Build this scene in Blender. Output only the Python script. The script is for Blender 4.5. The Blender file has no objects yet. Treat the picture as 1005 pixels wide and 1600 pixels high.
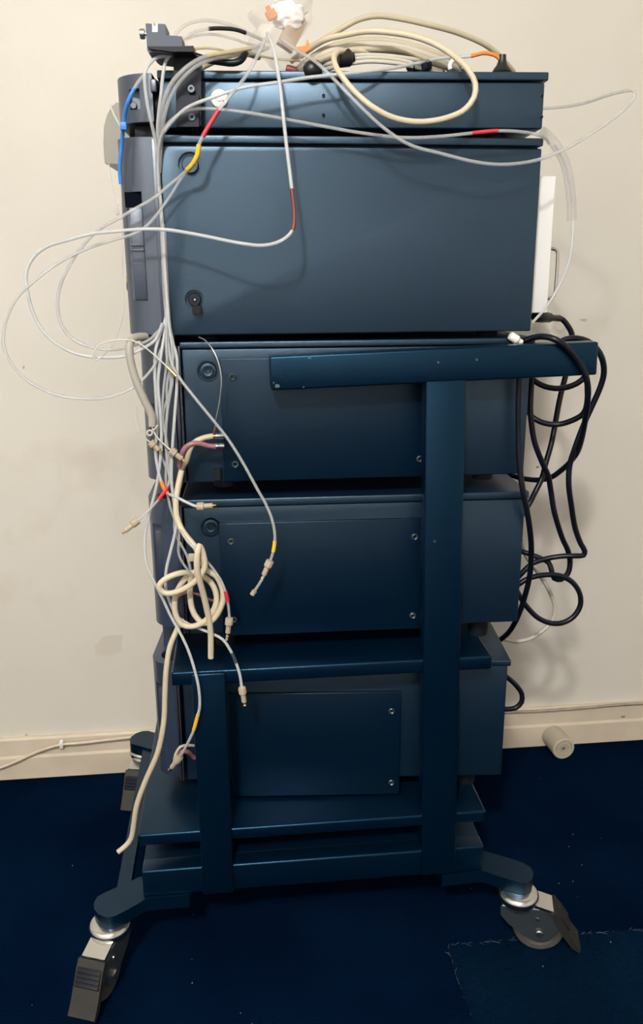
import bpy, bmesh, math, random
from mathutils import Vector, Matrix, noise
random.seed(7)
S = bpy.context.scene
COL = S.collection

# ------------------------------------------------------------------ camera
FPX, TH, PS, RO, CAMH = 1301.0, math.radians(15.9), math.radians(5.83), 0.006, 1.05
CX, CY = 502.5, 800.0
_r = Vector((math.cos(PS), -math.sin(PS), 0)); _fh = Vector((math.sin(PS), math.cos(PS), 0)); _z = Vector((0, 0, 1))
FW = math.cos(TH)*_fh - math.sin(TH)*_z
_u = math.sin(TH)*_fh + math.cos(TH)*_z
RT = math.cos(RO)*_r - math.sin(RO)*_u
UP = math.cos(RO)*_u + math.sin(RO)*_r
CAM = Vector((0, 0, CAMH))
cd = bpy.data.cameras.new('camera'); co = bpy.data.objects.new('camera', cd); COL.objects.link(co)
cd.sensor_fit = 'VERTICAL'; cd.sensor_height = 24.0; cd.lens = 24.0*FPX/1600.0; cd.clip_start = 0.05
M = Matrix((RT, UP, -FW)).transposed().to_4x4(); M.translation = CAM
co.matrix_world = M
S.camera = co
S.view_settings.view_transform = 'Standard'; S.view_settings.look = 'None'
S.view_settings.gamma = 1.0; S.view_settings.use_curve_mapping = False
S.view_settings.exposure = 0.0
W = bpy.data.worlds.new('world'); S.world = W; W.use_nodes = True
W.node_tree.nodes['Background'].inputs[0].default_value = (1, .93, .85, 1)
W.node_tree.nodes['Background'].inputs[1].default_value = 0.05
LAMP = Vector((-0.46, -1.05, 2.45)); LAMP_W = 190.0; LAMP_R = 0.075

def ray(px, py): return FW + RT*((px-CX)/FPX) - UP*((py-CY)/FPX)
def PY(px, py, Y):
    d = ray(px, py); return CAM + d*(Y/d.y)
def PZ(px, py, Z):
    d = ray(px, py); return CAM + d*((Z-CAMH)/d.z)
def proj(p):
    d = p-CAM; z = d.dot(FW); return CX+FPX*d.dot(RT)/z, CY-FPX*d.dot(UP)/z

# ------------------------------------------------------------------ materials
MATS = {}
def nodes(name):
    m = bpy.data.materials.new(name); m.use_nodes = True; MATS[name] = m
    return m, m.node_tree.nodes, m.node_tree.links, m.node_tree.nodes['Principled BSDF']
def mat(name, col, rough=.5, metal=0., spec=.5, bump=0., bscale=300., var=0., vscale=8., clear=0., tint=None, ior=1.5):
    m, n, l, b = nodes(name)
    b.inputs['Base Color'].default_value = (*col, 1); b.inputs['Roughness'].default_value = rough
    b.inputs['Metallic'].default_value = metal; b.inputs['Specular IOR Level'].default_value = spec
    b.inputs['IOR'].default_value = ior
    if tint: b.inputs['Specular Tint'].default_value = (*tint, 1)
    tc = n.new('ShaderNodeTexCoord')
    if var:
        t = n.new('ShaderNodeTexNoise'); t.inputs['Scale'].default_value = vscale; t.inputs['Detail'].default_value = 6
        r = n.new('ShaderNodeValToRGB'); l.new(tc.outputs['Object'], t.inputs['Vector']); l.new(t.outputs['Fac'], r.inputs['Fac'])
        r.color_ramp.elements[0].position = .3; r.color_ramp.elements[1].position = .7
        r.color_ramp.elements[0].color = (*[c*(1-var) for c in col], 1); r.color_ramp.elements[1].color = (*[min(1, c*(1+var)) for c in col], 1)
        l.new(r.outputs['Color'], b.inputs['Base Color'])
    if bump:
        t = n.new('ShaderNodeTexNoise'); t.inputs['Scale'].default_value = bscale; t.inputs['Detail'].default_value = 3
        bp = n.new('ShaderNodeBump'); bp.inputs['Strength'].default_value = bump; bp.inputs['Distance'].default_value = .002
        l.new(tc.outputs['Object'], t.inputs['Vector']); l.new(t.outputs['Fac'], bp.inputs['Height']); l.new(bp.outputs['Normal'], b.inputs['Normal'])
    if clear:
        mx = n.new('ShaderNodeMixShader'); tr = n.new('ShaderNodeBsdfTransparent'); out = n['Material Output']
        mx.inputs[0].default_value = clear; l.new(b.outputs[0], mx.inputs[1]); l.new(tr.outputs[0], mx.inputs[2]); l.new(mx.outputs[0], out.inputs[0])
    return m
TN = (.50, .74, 1.0); TT = (.22, .58, 1.0)
mat('panel', (.0006, .0082, .0215), .385, spec=.95, ior=1.60, tint=TN, bump=.10, bscale=900, var=.05, vscale=5)
mat('plate', (.0003, .0066, .0185), .33, spec=.55, ior=1.5, tint=TN, bump=.10, bscale=900, var=.05, vscale=5)  # panel paint again, darkened to put the lower modules' shade into the material
mat('bezel', (.020, .031, .060), .36, spec=1., ior=1.6, tint=(.8, .9, 1.), bump=.08, bscale=700, var=.03)
mat('strip', (.016, .022, .040), .40, spec=1., ior=1.6, tint=(.85, .9, 1.))
mat('trolley', (.0003, .0056, .0160), .30, spec=.72, ior=1.47, tint=TT, bump=.12, bscale=900, var=.06, vscale=6)
mat('black', (.005, .007, .012), .5, spec=.25)
mat('bracket', (.010, .014, .026), .5, spec=.22, bump=.05)
mat('holder', (.075, .090, .122), .5, spec=.3, bump=.05)
mat('cavity', (.003, .004, .008), .9, spec=.05)
mat('rubber', (.010, .011, .013), .40, bump=.05, bscale=200)
mat('pedal', (.013, .0125, .012), .6, bump=.1)
mat('chrome', (.62, .62, .60), .22, metal=1.)
mat('zinc', (.42, .43, .43), .38, metal=1., var=.15, vscale=60)
mat('darkzinc', (.085, .11, .13), .35, metal=.7)
mat('brass', (.75, .50, .20), .3, metal=1.)
mat('copper', (.60, .26, .12), .35, metal=1.)
mat('steel', (.55, .55, .55), .3, metal=1.)
mat('tread', (.055, .052, .050), .6, var=.2, vscale=40)
mat('beige_cable', (.50, .44, .325), .5)
mat('cream_cable', (.60, .53, .39), .45)
mat('grey_hose', (.36, .35, .31), .5)
mat('white_cable', (.55, .52, .46), .5)
mat('black_cable', (.003, .005, .011), .36, spec=.32)
mat('tube_clear', (.60, .62, .63), .28, clear=.58)
mat('tube_faint', (.60, .58, .54), .28, clear=.70)
mat('tube_white', (.66, .69, .71), .30, clear=.38)
mat('hose_clear', (.66, .63, .58), .2, clear=.70)
mat('capillary', (.75, .73, .70), .3, clear=.35)
mat('sl_red', (.55, .03, .05), .45); mat('sl_yellow', (.80, .52, .03), .45); mat('sl_brown', (.15, .03, .025), .45)
mat('sl_orange', (.80, .22, .04), .45); mat('sl_black', (.012, .012, .015), .5); mat('sl_blue', (.03, .20, .62), .4)
mat('sl_grey', (.03, .05, .07), .4); mat('purple', (.36, .16, .19), .4, clear=.15); mat('yellowed', (.70, .58, .28), .4, clear=.4)
mat('peek', (.42, .35, .26), .5)
mat('white_box', (.86, .86, .85), .4); mat('white_plastic', (.85, .85, .83), .4)
mat('smoked', (.30, .285, .25), .35, clear=.08)
mat('bag', (.86, .82, .76), .18, clear=.80, bump=.6, bscale=60)
mat('tissue', (.93, .93, .92), .8, bump=.3, bscale=90)
mat('card', (.42, .33, .24), .6, var=.1, vscale=30); mat('orange', (.75, .24, .05), .45)
mat('filter', (.50, .46, .36), .6, bump=.15, bscale=120); mat('filter_core', (.16, .15, .15), .6)
mat('ceiling_paint', (.82, .79, .74), .8); mat('room_paint', (.76, .73, .68), .75); mat('lint', (.35, .36, .38), .8)
mat('tape', (.665, .615, .54), .35); mat('scuff', (.28, .17, .11), .8)

def wall_mat():
    m, n, l, b = nodes('wall_paint'); tc = n.new('ShaderNodeTexCoord')
    def nz(sc, det, lo, hi):
        t = n.new('ShaderNodeTexNoise'); t.inputs['Scale'].default_value = sc; t.inputs['Detail'].default_value = det
        r = n.new('ShaderNodeValToRGB'); l.new(tc.outputs['Object'], t.inputs['Vector']); l.new(t.outputs['Fac'], r.inputs['Fac'])
        r.color_ramp.elements[0].position = lo; r.color_ramp.elements[1].position = hi; return r
    a = nz(2.2, 8, .35, .68)
    a.color_ramp.elements[0].color = (.675, .645, .58, 1); a.color_ramp.elements[1].color = (.735, .705, .645, 1)
    st = nz(4.5, 10, .60, .85)
    mx = n.new('ShaderNodeMix'); mx.data_type = 'RGBA'
    mul = n.new('ShaderNodeMath'); mul.operation = 'MULTIPLY'; mul.inputs[1].default_value = .45
    l.new(st.outputs['Color'], mul.inputs[0]); l.new(mul.outputs[0], mx.inputs[0])
    l.new(a.outputs['Color'], mx.inputs[6]); mx.inputs[7].default_value = (.42, .33, .22, 1)
    l.new(mx.outputs[2], b.inputs['Base Color']); b.inputs['Roughness'].default_value = .5
    b.inputs['Specular IOR Level'].default_value = .3
    t = n.new('ShaderNodeTexNoise'); t.inputs['Scale'].default_value = 45; t.inputs['Detail'].default_value = 5
    bp = n.new('ShaderNodeBump'); bp.inputs['Strength'].default_value = .12; bp.inputs['Distance'].default_value = .004
    l.new(tc.outputs['Object'], t.inputs['Vector']); l.new(t.outputs['Fac'], bp.inputs['Height']); l.new(bp.outputs['Normal'], b.inputs['Normal'])
wall_mat()
mat('skirting_paint', (.64, .56, .45), .5, bump=.2, bscale=35, var=.10, vscale=9)
def carpet_mat(name, c0, c1):
    m, n, l, b = nodes(name); tc = n.new('ShaderNodeTexCoord')
    t = n.new('ShaderNodeTexNoise'); t.inputs['Scale'].default_value = 260; t.inputs['Detail'].default_value = 4
    t2 = n.new('ShaderNodeTexNoise'); t2.inputs['Scale'].default_value = 5; t2.inputs['Detail'].default_value = 6
    ad = n.new('ShaderNodeMath'); ad.operation = 'MULTIPLY'
    r = n.new('ShaderNodeValToRGB'); r.color_ramp.elements[0].color = (*c0, 1); r.color_ramp.elements[1].color = (*c1, 1)
    r.color_ramp.elements[0].position = .12; r.color_ramp.elements[1].position = .45
    l.new(tc.outputs['Object'], t.inputs['Vector']); l.new(tc.outputs['Object'], t2.inputs['Vector'])
    l.new(t.outputs['Fac'], ad.inputs[0]); l.new(t2.outputs['Fac'], ad.inputs[1]); l.new(ad.outputs[0], r.inputs['Fac'])
    l.new(r.outputs['Color'], b.inputs['Base Color']); b.inputs['Roughness'].default_value = 1; b.inputs['Specular IOR Level'].default_value = 0
    bp = n.new('ShaderNodeBump'); bp.inputs['Strength'].default_value = .6; bp.inputs['Distance'].default_value = .003
    l.new(t.outputs['Fac'], bp.inputs['Height']); l.new(bp.outputs['Normal'], b.inputs['Normal'])
carpet_mat('carpet', (.0005, .0036, .015), (.0017, .0100, .031))
carpet_mat('carpet_new', (.0008, .0046, .015), (.0022, .0125, .031))

# ------------------------------------------------------------------ helpers
def link(name, me, m=None, parent=None):
    o = bpy.data.objects.new(name, me); COL.objects.link(o)
    if m: me.materials.clear(); me.materials.append(MATS[m])
    if parent: o.parent = parent
    return o
def frombm(name, bm, m, parent=None, smooth=None):
    bmesh.ops.recalc_face_normals(bm, faces=bm.faces)
    me = bpy.data.meshes.new(name); bm.to_mesh(me); bm.free()
    if smooth is not None:
        me.shade_smooth() if smooth >= 180 else (me.shade_smooth(), me.set_sharp_from_angle(angle=math.radians(smooth)))
    return link(name, me, m, parent)
def tag(o, label, cat, group=None):
    o['label'] = label; o['category'] = cat
    if group: o['group'] = group
    return o
def empty(name, loc, rz=0):
    o = bpy.data.objects.new(name, None); COL.objects.link(o); o.location = loc; o.rotation_euler = (0, 0, rz); o.empty_display_size = .05
    return o
def bm_box(bm, x0, x1, y0, y1, z0, z1):
    vs = [bm.verts.new((x, y, z)) for x in (x0, x1) for y in (y0, y1) for z in (z0, z1)]
    for f in ((0, 1, 3, 2), (4, 6, 7, 5), (0, 4, 5, 1), (2, 3, 7, 6), (0, 2, 6, 4), (1, 5, 7, 3)): bm.faces.new([vs[i] for i in f])
def box(name, x0, x1, y0, y1, z0, z1, m, parent=None, bev=.0015):
    bm = bmesh.new(); bm_box(bm, min(x0, x1), max(x0, x1), min(y0, y1), max(y0, y1), min(z0, z1), max(z0, z1))
    if bev: bmesh.ops.bevel(bm, geom=bm.edges[:], offset=bev, segments=3, affect='EDGES', profile=.5)
    return frombm(name, bm, m, parent, 40)
def prism(name, pts, a, b, m, parent=None, axis='z', bev=.0, smooth=40):
    """pts: 2-D outline; extruded from a to b along axis"""
    bm = bmesh.new()
    def P(p, t): return (p[0], p[1], t) if axis == 'z' else ((p[0], t, p[1]) if axis == 'y' else (t, p[0], p[1]))
    lo = [bm.verts.new(P(p, a)) for p in pts]; hi = [bm.verts.new(P(p, b)) for p in pts]
    n = len(pts); bm.faces.new(lo); bm.faces.new(hi[::-1])
    for i in range(n): bm.faces.new((lo[i], lo[(i+1) % n], hi[(i+1) % n], hi[i]))
    if bev:
        bm.edges.ensure_lookup_table()
        es = [e for e in bm.edges if e.is_manifold and e.calc_face_angle(0) > .6]
        bmesh.ops.bevel(bm, geom=es, offset=bev, segments=2, affect='EDGES', profile=.6)
    return frombm(name, bm, m, parent, smooth)
def lathe_bm(bm, prof, seg=20, mtx=None):
    rings = []
    for r, z in prof:
        if r < 1e-6: rings.append([bm.verts.new((0, 0, z))])
        else: rings.append([bm.verts.new((r*math.cos(2*math.pi*i/seg), r*math.sin(2*math.pi*i/seg), z)) for i in range(seg)])
    for a, b in zip(rings, rings[1:]):
        for i in range(seg):
            j = (i+1) % seg
            if len(a) == 1 and len(b) == 1: continue
            if len(a) == 1: bm.faces.new((a[0], b[i], b[j]))
            elif len(b) == 1: bm.faces.new((a[i], a[j], b[0]))
            else: bm.faces.new((a[i], a[j], b[j], b[i]))
    if mtx: bmesh.ops.transform(bm, matrix=mtx, verts=[v for rg in rings for v in rg])
def to_dir(p, d):
    d = Vector(d).normalized(); q = Vector((0, 0, 1)).rotation_difference(d)
    return Matrix.Translation(Vector(p)) @ q.to_matrix().to_4x4()
def lathe(name, prof, m, parent=None, at=(0, 0, 0), d=(0, 0, 1), seg=20, smooth=35):
    bm = bmesh.new(); lathe_bm(bm, prof, seg, to_dir(at, d)); return frombm(name, bm, m, parent, smooth)
def cut(o, cutters):
    for c in cutters:
        md = o.modifiers.new('b', 'BOOLEAN'); md.operation = 'DIFFERENCE'; md.solver = 'EXACT'; md.object = c
    bpy.context.view_layer.update()
    dg = bpy.context.evaluated_depsgraph_get(); me = bpy.data.meshes.new_from_object(o.evaluated_get(dg))
    o.modifiers.clear(); old = o.data; o.data = me; me.name = old.name; bpy.data.meshes.remove(old)
    me.shade_smooth(); me.set_sharp_from_angle(angle=math.radians(40))
    for c in cutters: bpy.data.objects.remove(c)

def catmull(pts, step=.006):
    P = [Vector(p) for p in pts]
    if len(P) == 2: P = [P[0], (P[0]+P[1])/2, P[1]]
    E = [2*P[0]-P[1]] + P + [2*P[-1]-P[-2]]; out = []
    for i in range(1, len(E)-2):
        p0, p1, p2, p3 = E[i-1], E[i], E[i+1], E[i+2]
        t0 = 0; t1 = max(1e-5, (p1-p0).length**.5); t2 = t1+max(1e-5, (p2-p1).length**.5); t3 = t2+max(1e-5, (p3-p2).length**.5)
        n = max(2, int((p2-p1).length/step))
        for k in range(n):
            t = t1+(t2-t1)*k/n
            A1 = p0*((t1-t)/(t1-t0))+p1*((t-t0)/(t1-t0)); A2 = p1*((t2-t)/(t2-t1))+p2*((t-t1)/(t2-t1)); A3 = p2*((t3-t)/(t3-t2))+p3*((t-t2)/(t3-t2))
            B1 = A1*((t2-t)/(t2-t0))+A2*((t-t0)/(t2-t0)); B2 = A2*((t3-t)/(t3-t1))+A3*((t-t1)/(t3-t1))
            out.append(B1*((t2-t)/(t2-t1))+B2*((t-t1)/(t2-t1)))
    out.append(P[-1]); return out
def sweep(name, pts, r, m, parent=None, seg=8, origin=None):
    """round tube along a polyline"""
    bm = bmesh.new(); rings = []; n = len(pts); up = None
    for i, p in enumerate(pts):
        t = (pts[min(i+1, n-1)]-pts[max(i-1, 0)]).normalized()
        if up is None: up = t.orthogonal().normalized()
        up = (up-t*up.dot(t)).normalized(); s = t.cross(up)
        q = p-(origin or Vector())
        rings.append([bm.verts.new(q+(up*math.cos(2*math.pi*k/seg)+s*math.sin(2*math.pi*k/seg))*r) for k in range(seg)])
    for a, b in zip(rings, rings[1:]):
        for k in range(seg): bm.faces.new((a[k], a[(k+1) % seg], b[(k+1) % seg], b[k]))
    bm.faces.new(rings[0][::-1]); bm.faces.new(rings[-1])
    return frombm(name, bm, m, parent, 60)
def W3(pts): return [PY(*p) for p in pts]
FIT = {'peek': ([(0, 0), (.0050, 0), (.0056, .0012), (.0056, .010), (.0044, .0112), (.0036, .012), (.0036, .024), (.0026, .025), (0, .025)], 'peek')}
def fitting(parent, a, b, origin, length=None, hexm='peek', tipm='brass'):
    A = PY(*a); B = PY(*b); L = (B-A).length; s = L/.030
    prof = [(r, z*s*1.0) for r, z in FIT['peek'][0]]
    o = lathe('fitting', prof, hexm, parent, A-origin, B-A, 10, 30)
    o['label'] = 'beige plastic screw fitting'
    lathe('ferrule', [(0, .025*s), (.0017, .025*s), (.0017, .028*s), (.0026, .030*s), (0, .030*s)], tipm, o, A-origin, B-A, 10, 30)
    return o
def cable(name, label, cat, pts, r, m, group=None, sleeves=(), fits=(), seg=8):
    path = catmull(W3(pts)); org = path[0].copy()
    o = sweep(name, path, r, m, None, seg, org); o.location = org
    tag(o, label, cat, group)
    px = [proj(p) for p in path]
    for (a, b, sm, k) in sleeves:
        def near(q): return min(range(len(px)), key=lambda i: (px[i][0]-q[0])**2+(px[i][1]-q[1])**2)
        i, j = sorted((near(a), near(b)))
        if j-i < 2: j = min(len(px)-1, i+2)
        seg_ = catmull(path[i:j+1], .004)
        c = sweep('sleeve', seg_, r*k, sm, o, 10, org); c['label'] = sm.replace('sl_', '').replace('grey', 'dark grey')+' sleeve on the tube'
    for f in fits: fitting(o, *f, origin=org)
    return o

# ------------------------------------------------------------------ the room
WY = 1.655
def struct(o): o['kind'] = 'structure'; return o
XL, XR, YB, ZC = -2.1, 2.5, -2.7, 2.6
struct(box('floor', XL, XR, YB, WY, -.05, 0, 'carpet', bev=0))
struct(box('wall_back', XL, XR, WY, WY+.1, 0, ZC, 'wall_paint', bev=0))
struct(box('wall_left', XL-.1, XL, YB, WY, 0, ZC, 'room_paint', bev=0))
struct(box('wall_right', XR, XR+.1, YB, WY, 0, ZC, 'room_paint', bev=0))
struct(box('wall_front', XL, XR, YB-.1, YB, 0, ZC, 'room_paint', bev=0))
struct(box('ceiling', XL, XR, YB, WY, ZC, ZC+.1, 'ceiling_paint', bev=0))
SKH = PY(900, 1104, WY-.012).z
bm = bmesh.new()
prof = [(0, 0), (-.014, 0), (-.014, SKH*.52), (-.011, SKH*.58), (-.010, SKH-.004), (-.006, SKH), (0, SKH)]
a = [bm.verts.new((XL, WY+y, z)) for y, z in prof]; b = [bm.verts.new((XR, WY+y, z)) for y, z in prof]
for i in range(len(prof)-1): bm.faces.new((a[i], a[i+1], b[i+1], b[i]))
struct(frombm('baseboard_back', bm, 'skirting_paint'))

# ceiling lamp behind the photographer: the room's only lamp
lt = empty('ceiling_light', (LAMP.x, LAMP.y, ZC)); tag(lt, 'round white ceiling lamp behind the photographer', 'lamp')
lathe('base_plate', [(0, 0), (.06, 0), (.06, -.02), (.02, -.03), (.02, -.05), (0, -.05)], 'white_plastic', lt)
ld = bpy.data.lights.new('bulb_light', 'POINT'); ld.energy = LAMP_W; ld.shadow_soft_size = LAMP_R; ld.color = (1, .965, .915)
lo = bpy.data.objects.new('bulb_light', ld); COL.objects.link(lo); lo.parent = lt; lo.location = (0, 0, LAMP.z-ZC-.02)

# ------------------------------------------------------------------ instrument modules
class Mod:
    """local frame: x along the near side, y away from the camera, z up; origin at the near left foot"""
    def __init__(s, name, pxl, Y, rz, zb):
        s.o = Vector((pxl, Y, zb)); s.rz = rz; s.root = empty(name, s.o, rz)
        s.ex = Vector((math.cos(rz), math.sin(rz), 0)); s.ey = Vector((-math.sin(rz), math.cos(rz), 0))
    def L(s, px, py, dy=0.):
        d = ray(px, py); t = (dy-(CAM-s.o).dot(s.ey))/d.dot(s.ey); p = CAM+d*t-s.o
        return p.dot(s.ex), p.z
    def W(s, x, y, z): return s.o+s.ex*x+s.ey*y+Vector((0, 0, z))

def screw(parent, x, y, z, r=.0048, name='screw'):
    """socket screw facing the camera side (-y)"""
    return lathe(name, [(0, -.001), (r*.42, -.001), (r*.46, .0016), (r*.8, .0030), (r, .0022), (r*1.05, 0), (r*1.05, -.002)], 'darkzinc', parent, (x, y, z), (0, -1, 0), 14)
def slot(x0, x1, y0, y1, z0, z1):
    bm = bmesh.new(); bm_box(bm, x0, x1, y0, y1, z0, z1); return bm
def cutter_box(parent, *a):
    bm = slot(*a); o = frombm('cutter', bm, 'cavity', parent); return o
def cutter_cyl(parent, x, z, r, depth, y=0.):
    return lathe('cutter', [(0, -depth), (r, -depth), (r, .02), (0, .02)], 'cavity', parent, (x, y, z), (0, -1, 0), 28)

MW = .36
def body(md, pl, pr, pt, pb, name='body', m='panel', y0=0., w=MW, ref=500, bev=.002):
    """pl/pr (px,py) left/right points, pt/pb rows at column ref"""
    x0 = md.L(*pl)[0]; x1 = md.L(*pr)[0]; z1 = md.L(ref, pt)[1]; z0 = md.L(ref, pb)[1]
    return box(name, x0, x1, y0, w, z0, z1, m, md.root, bev), (x0, x1, z0, z1)

def bezel(md, xl, xr, zt, zb, r=.042, w=MW, y0=0., hole=True, slots=(), m='bezel'):
    n = 10; pts = [(xr, y0)]
    for i in range(n+1):
        t = math.pi/2*i/n; pts.append((xl+r-r*math.sin(t), y0+r-r*math.cos(t)))
    for i in range(n+1):
        t = math.pi/2*i/n; pts.append((xl+r-r*math.cos(t), w-r+r*math.sin(t)))
    pts.append((xr, w))
    o = prism('bezel', pts, zb, zt, m, md.root, bev=.0022)
    cs = []
    if hole:
        hp = []
        hr = r*.66; cx, cy = xl+r*1.02, y0+r*1.02
        for i in range(20):
            t = 2*math.pi*i/20; hp.append((cx+hr*math.cos(t)*1.0, cy+hr*math.sin(t)))
        cs.append(prism('cutter', hp, zt-.05, zt+.02, 'cavity', md.root))
    for (sx0, sx1, sz0, sz1, dep) in slots: cs.append(cutter_box(md.root, sx0, sx1, y0-.02, y0+dep, sz0, sz1))
    if cs: cut(o, cs)
    return o
def dimple(md, bd, px, py, r=.0135, depth=.007, latch=False):
    x, z = md.L(px, py)
    return x, z, r, depth
def boss(md, x, z, r, depth):
    lathe('recessed_foot', [(0, -.001), (r*.22, -.001), (r*.26, .002), (r*.45, .0025), (r*.52, -.001), (r*.74, -.0015), (r*.80, -.004), (r*.82, -depth)], 'panel', md.root, (x, 0, z), (0, -1, 0), 24)
def feet(md, x0, x1, z0, drop):
    for x in (x0+.05, x1-.05):
        for y in (.04, MW-.04):
            lathe('foot', [(0, 0), (.014, 0), (.016, -drop*.6), (.015, -drop), (0, -drop)], 'black', md.root, (x, y, z0))

GRP = 'stacked instrument modules'
# ---- shallow top module
m1 = Mod('instrument_module', PY(245, 200, 1.150).x, 1.150, math.radians(-3.2), PY(500, 203, 1.13).z)
tag(m1.root, 'shallow blue-grey instrument module on top of the stack, black bracket on its side', 'module', GRP)
b1, (x0, x1, z0, z1) = body(m1, (249, 160), (850, 160), 127.5, 201)
lx0 = m1.L(246, 120)[0]; lx1 = m1.L(856.5, 118)[0]
box('lid', lx0, lx1, -.004, MW+.004, m1.L(500, 125.5)[1], m1.L(500, 111.8)[1], 'panel', m1.root, .0015)
cut(b1, [cutter_box(m1.root, x0-.01, x1+.01, -.01, .003, z1-.0016, z1+.01)])
feet(m1, x0, x1, z0, .012)
bl, br = m1.L(175, 150)[0], m1.L(234, 150)[0]
sl = [(m1.L(200, 138)[0], m1.L(217, 138)[0], m1.L(210, 170)[1], m1.L(210, 137)[1], .022)]
bezel(m1, bl, br, m1.L(232, 114)[1], m1.L(225, 190)[1], r=.05, hole=False, slots=sl)
xk, zk = m1.L(207, 163); lathe('push_button', [(0, 0), (.004, 0), (.004, .006), (.0035, .007), (0, .007)], 'strip', m1.root, (xk, .014, zk), (0, -1, 0), 14)
# black spine between bezel and body
box('spine', br-.002, x0+.002, .012, MW-.02, z0+.004, m1.L(240, 122)[1], 'black', m1.root)
box('hinge_block', m1.L(236, 140)[0], m1.L(246, 140)[0], -.004, .04, m1.L(240, 145)[1], m1.L(240, 124)[1], 'strip', m1.root)
# black block filling the dark gap below the bezel
box('gap_block', m1.L(206, 200)[0], m1.L(240, 200)[0], .02, MW-.02, m1.L(220, 212)[1], m1.L(220, 191)[1], 'black', m1.root, .001)
# smoked front door curling out in front
dp = [m1.L(*p, .11) for p in ((182, 160), (174, 167), (167, 180), (162.5, 198), (161.5, 225), (163.5, 255), (184, 256), (200, 256), (203, 215), (203, 165))]
prism('front_door', dp, .11, MW-.05, 'smoked', m1.root, axis='y', bev=.002)['label'] = 'grey smoked plastic front door'
# two small screws and round cap
for p in ((505.5, 149.5), (505.5, 180)): x, z = m1.L(*p); screw(m1.root, x, 0, z, .0020)
for p in ((847, 150), (846.5, 183)): x, z = m1.L(*p); screw(m1.root, x, 0, z, .0015)
x, z = m1.L(343, 154.5)
cp = lathe('round_cap', [(0, .006), (.0035, .006), (.0036, .0045), (.0085, .0045), (.0105, .0035), (.0110, .001), (.0110, -.002)], 'white_plastic', m1.root, (x, 0, z), (0, -1, 0), 24)
cp['label'] = 'round off-white screw cap'
for dx in (-.004, .005): lathe('cap_hole', [(0, .0049), (.0009, .0049), (.0009, .003)], 'black', cp, (x+dx, 0, z-.003*(dx > 0)), (0, -1, 0), 8)
# black bracket with holder block
q = lambda px, py: m1.L(px, py, -.022)
bk = prism('bracket', [q(*p) for p in ((272, 79), (306, 80), (306, 89), (314, 92), (314, 196), (275, 196), (275, 135), (271, 120))], -.022, -.001, 'bracket', m1.root, axis='y', bev=.001)
bk['label'] = 'black machined bracket bolted to the side'
q2 = lambda px, py: m1.L(px, py, -.027)
prism('clamp_block', [q2(*p) for p in ((275, 149), (311, 149), (311, 198), (275, 198))], -.027, -.021, 'bracket', bk, axis='y', bev=.001)
for p in ((299, 139), (300, 183)):
    x, z = m1.L(*p, -.027); lathe('bolt', [(0, .0015), (.0017, .0015), (.002, .005), (.0042, .005), (.0046, .004), (.0046, -.004)], 'darkzinc', bk, (x, -.024, z), (0, -1, 0), 14)
prism('arm_plate', [q(*p) for p in ((236, 82), (284, 82), (306, 81), (306, 90), (275, 90), (241, 86))], -.05, .03, 'black', bk, axis='y', bev=.001)
qh = lambda px, py: m1.L(px, py, -.045)
hb = prism('holder_block', [qh(*p) for p in ((227.5, 37.5), (229, 36.5), (237, 37), (237.5, 50), (246.5, 50), (246.5, 37), (257.5, 37.5), (259, 39), (259.5, 55), (283, 56.5), (284.5, 58), (285, 80), (282, 82), (233, 82), (230, 79))], -.045, -.012, 'holder', bk, axis='y', bev=.0012)
prism('insert', [qh(*p) for p in ((237.6, 36.5), (246.4, 36.5), (246.4, 49.9), (237.6, 49.9))], -.0445, -.014, 'white_plastic', bk, axis='y', bev=.0005)
x, z = qh(241.5, 37.5); lathe('pin', [(0, .001), (.0013, .001), (.0013, -.004)], 'darkzinc', bk, (x, -.045, z), (0, -1, 0), 10)
x, z = qh(228, 47.5)
lathe('thumb_screw', [(0, 0), (.0022, 0), (.0022, .0035), (.0055, .0035), (.0058, .0045), (.0058, .0085), (.0048, .0095), (0, .0095)], 'steel', bk, (x, -.030, z), (-1, 0, 0), 14)

# ---- tall module
m2 = Mod('instrument_module', PY(255, 520, 1.140).x, 1.140, 0., PY(500, 524, 1.14).z)
tag(m2.root, 'tallest blue-grey instrument module, below the shallow one, white box on its rear', 'module', GRP)
b2, (x0, x1, z0, z1) = body(m2, (252.5, 300), (843, 300), 229, 521.5)
lx0 = m2.L(250, 220)[0]; lx1 = m2.L(848, 220)[0]
box('lid', lx0, lx1, -.004, MW+.004, m2.L(500, 226)[1], m2.L(500, 213)[1], 'panel', m2.root, .0015)
box('lid_seam', x0+.004, x1-.004, .006, MW-.006, z1-.002, m2.L(500, 225)[1], 'black', m2.root, 0)
d1 = m2.L(297, 257); d2 = m2.L(304, 468)
cut(b2, [cutter_cyl(m2.root, *d1, .0150, .006), cutter_cyl(m2.root, *d2, .0125, .008)])
lathe('recessed_foot', [(0, .0), (.0095, .0), (.0105, -.001), (.0108, -.006)], 'panel', m2.root, (d1[0], 0, d1[1]), (0, -1, 0), 24)
bs = lathe('latch', [(0, .003), (.0022, .003), (.0028, .001), (.0075, .001), (.0085, -.001), (.0088, -.008)], 'bracket', m2.root, (d2[0], 0, d2[1]), (0, -1, 0), 24)
lathe('latch_pin', [(0, .0036), (.0014, .0036), (.0014, .002)], 'steel', bs, (d2[0]+.0005, 0, d2[1]), (0, -1, 0), 10)
bm = bmesh.new(); xa, za = m2.L(308, 482); bm_box(bm, xa-.006, xa+.006, -.012, .001, za-.0075, za+.004); bmesh.ops.bevel(bm, geom=bm.edges[:], offset=.0015, segments=2, affect='EDGES'); frombm('latch_lever', bm, 'black', bs, 40)
bl, br = m2.L(184, 300)[0], m2.L(246.5, 300)[0]
z = lambda py: m2.L(210, py)[1]
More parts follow.
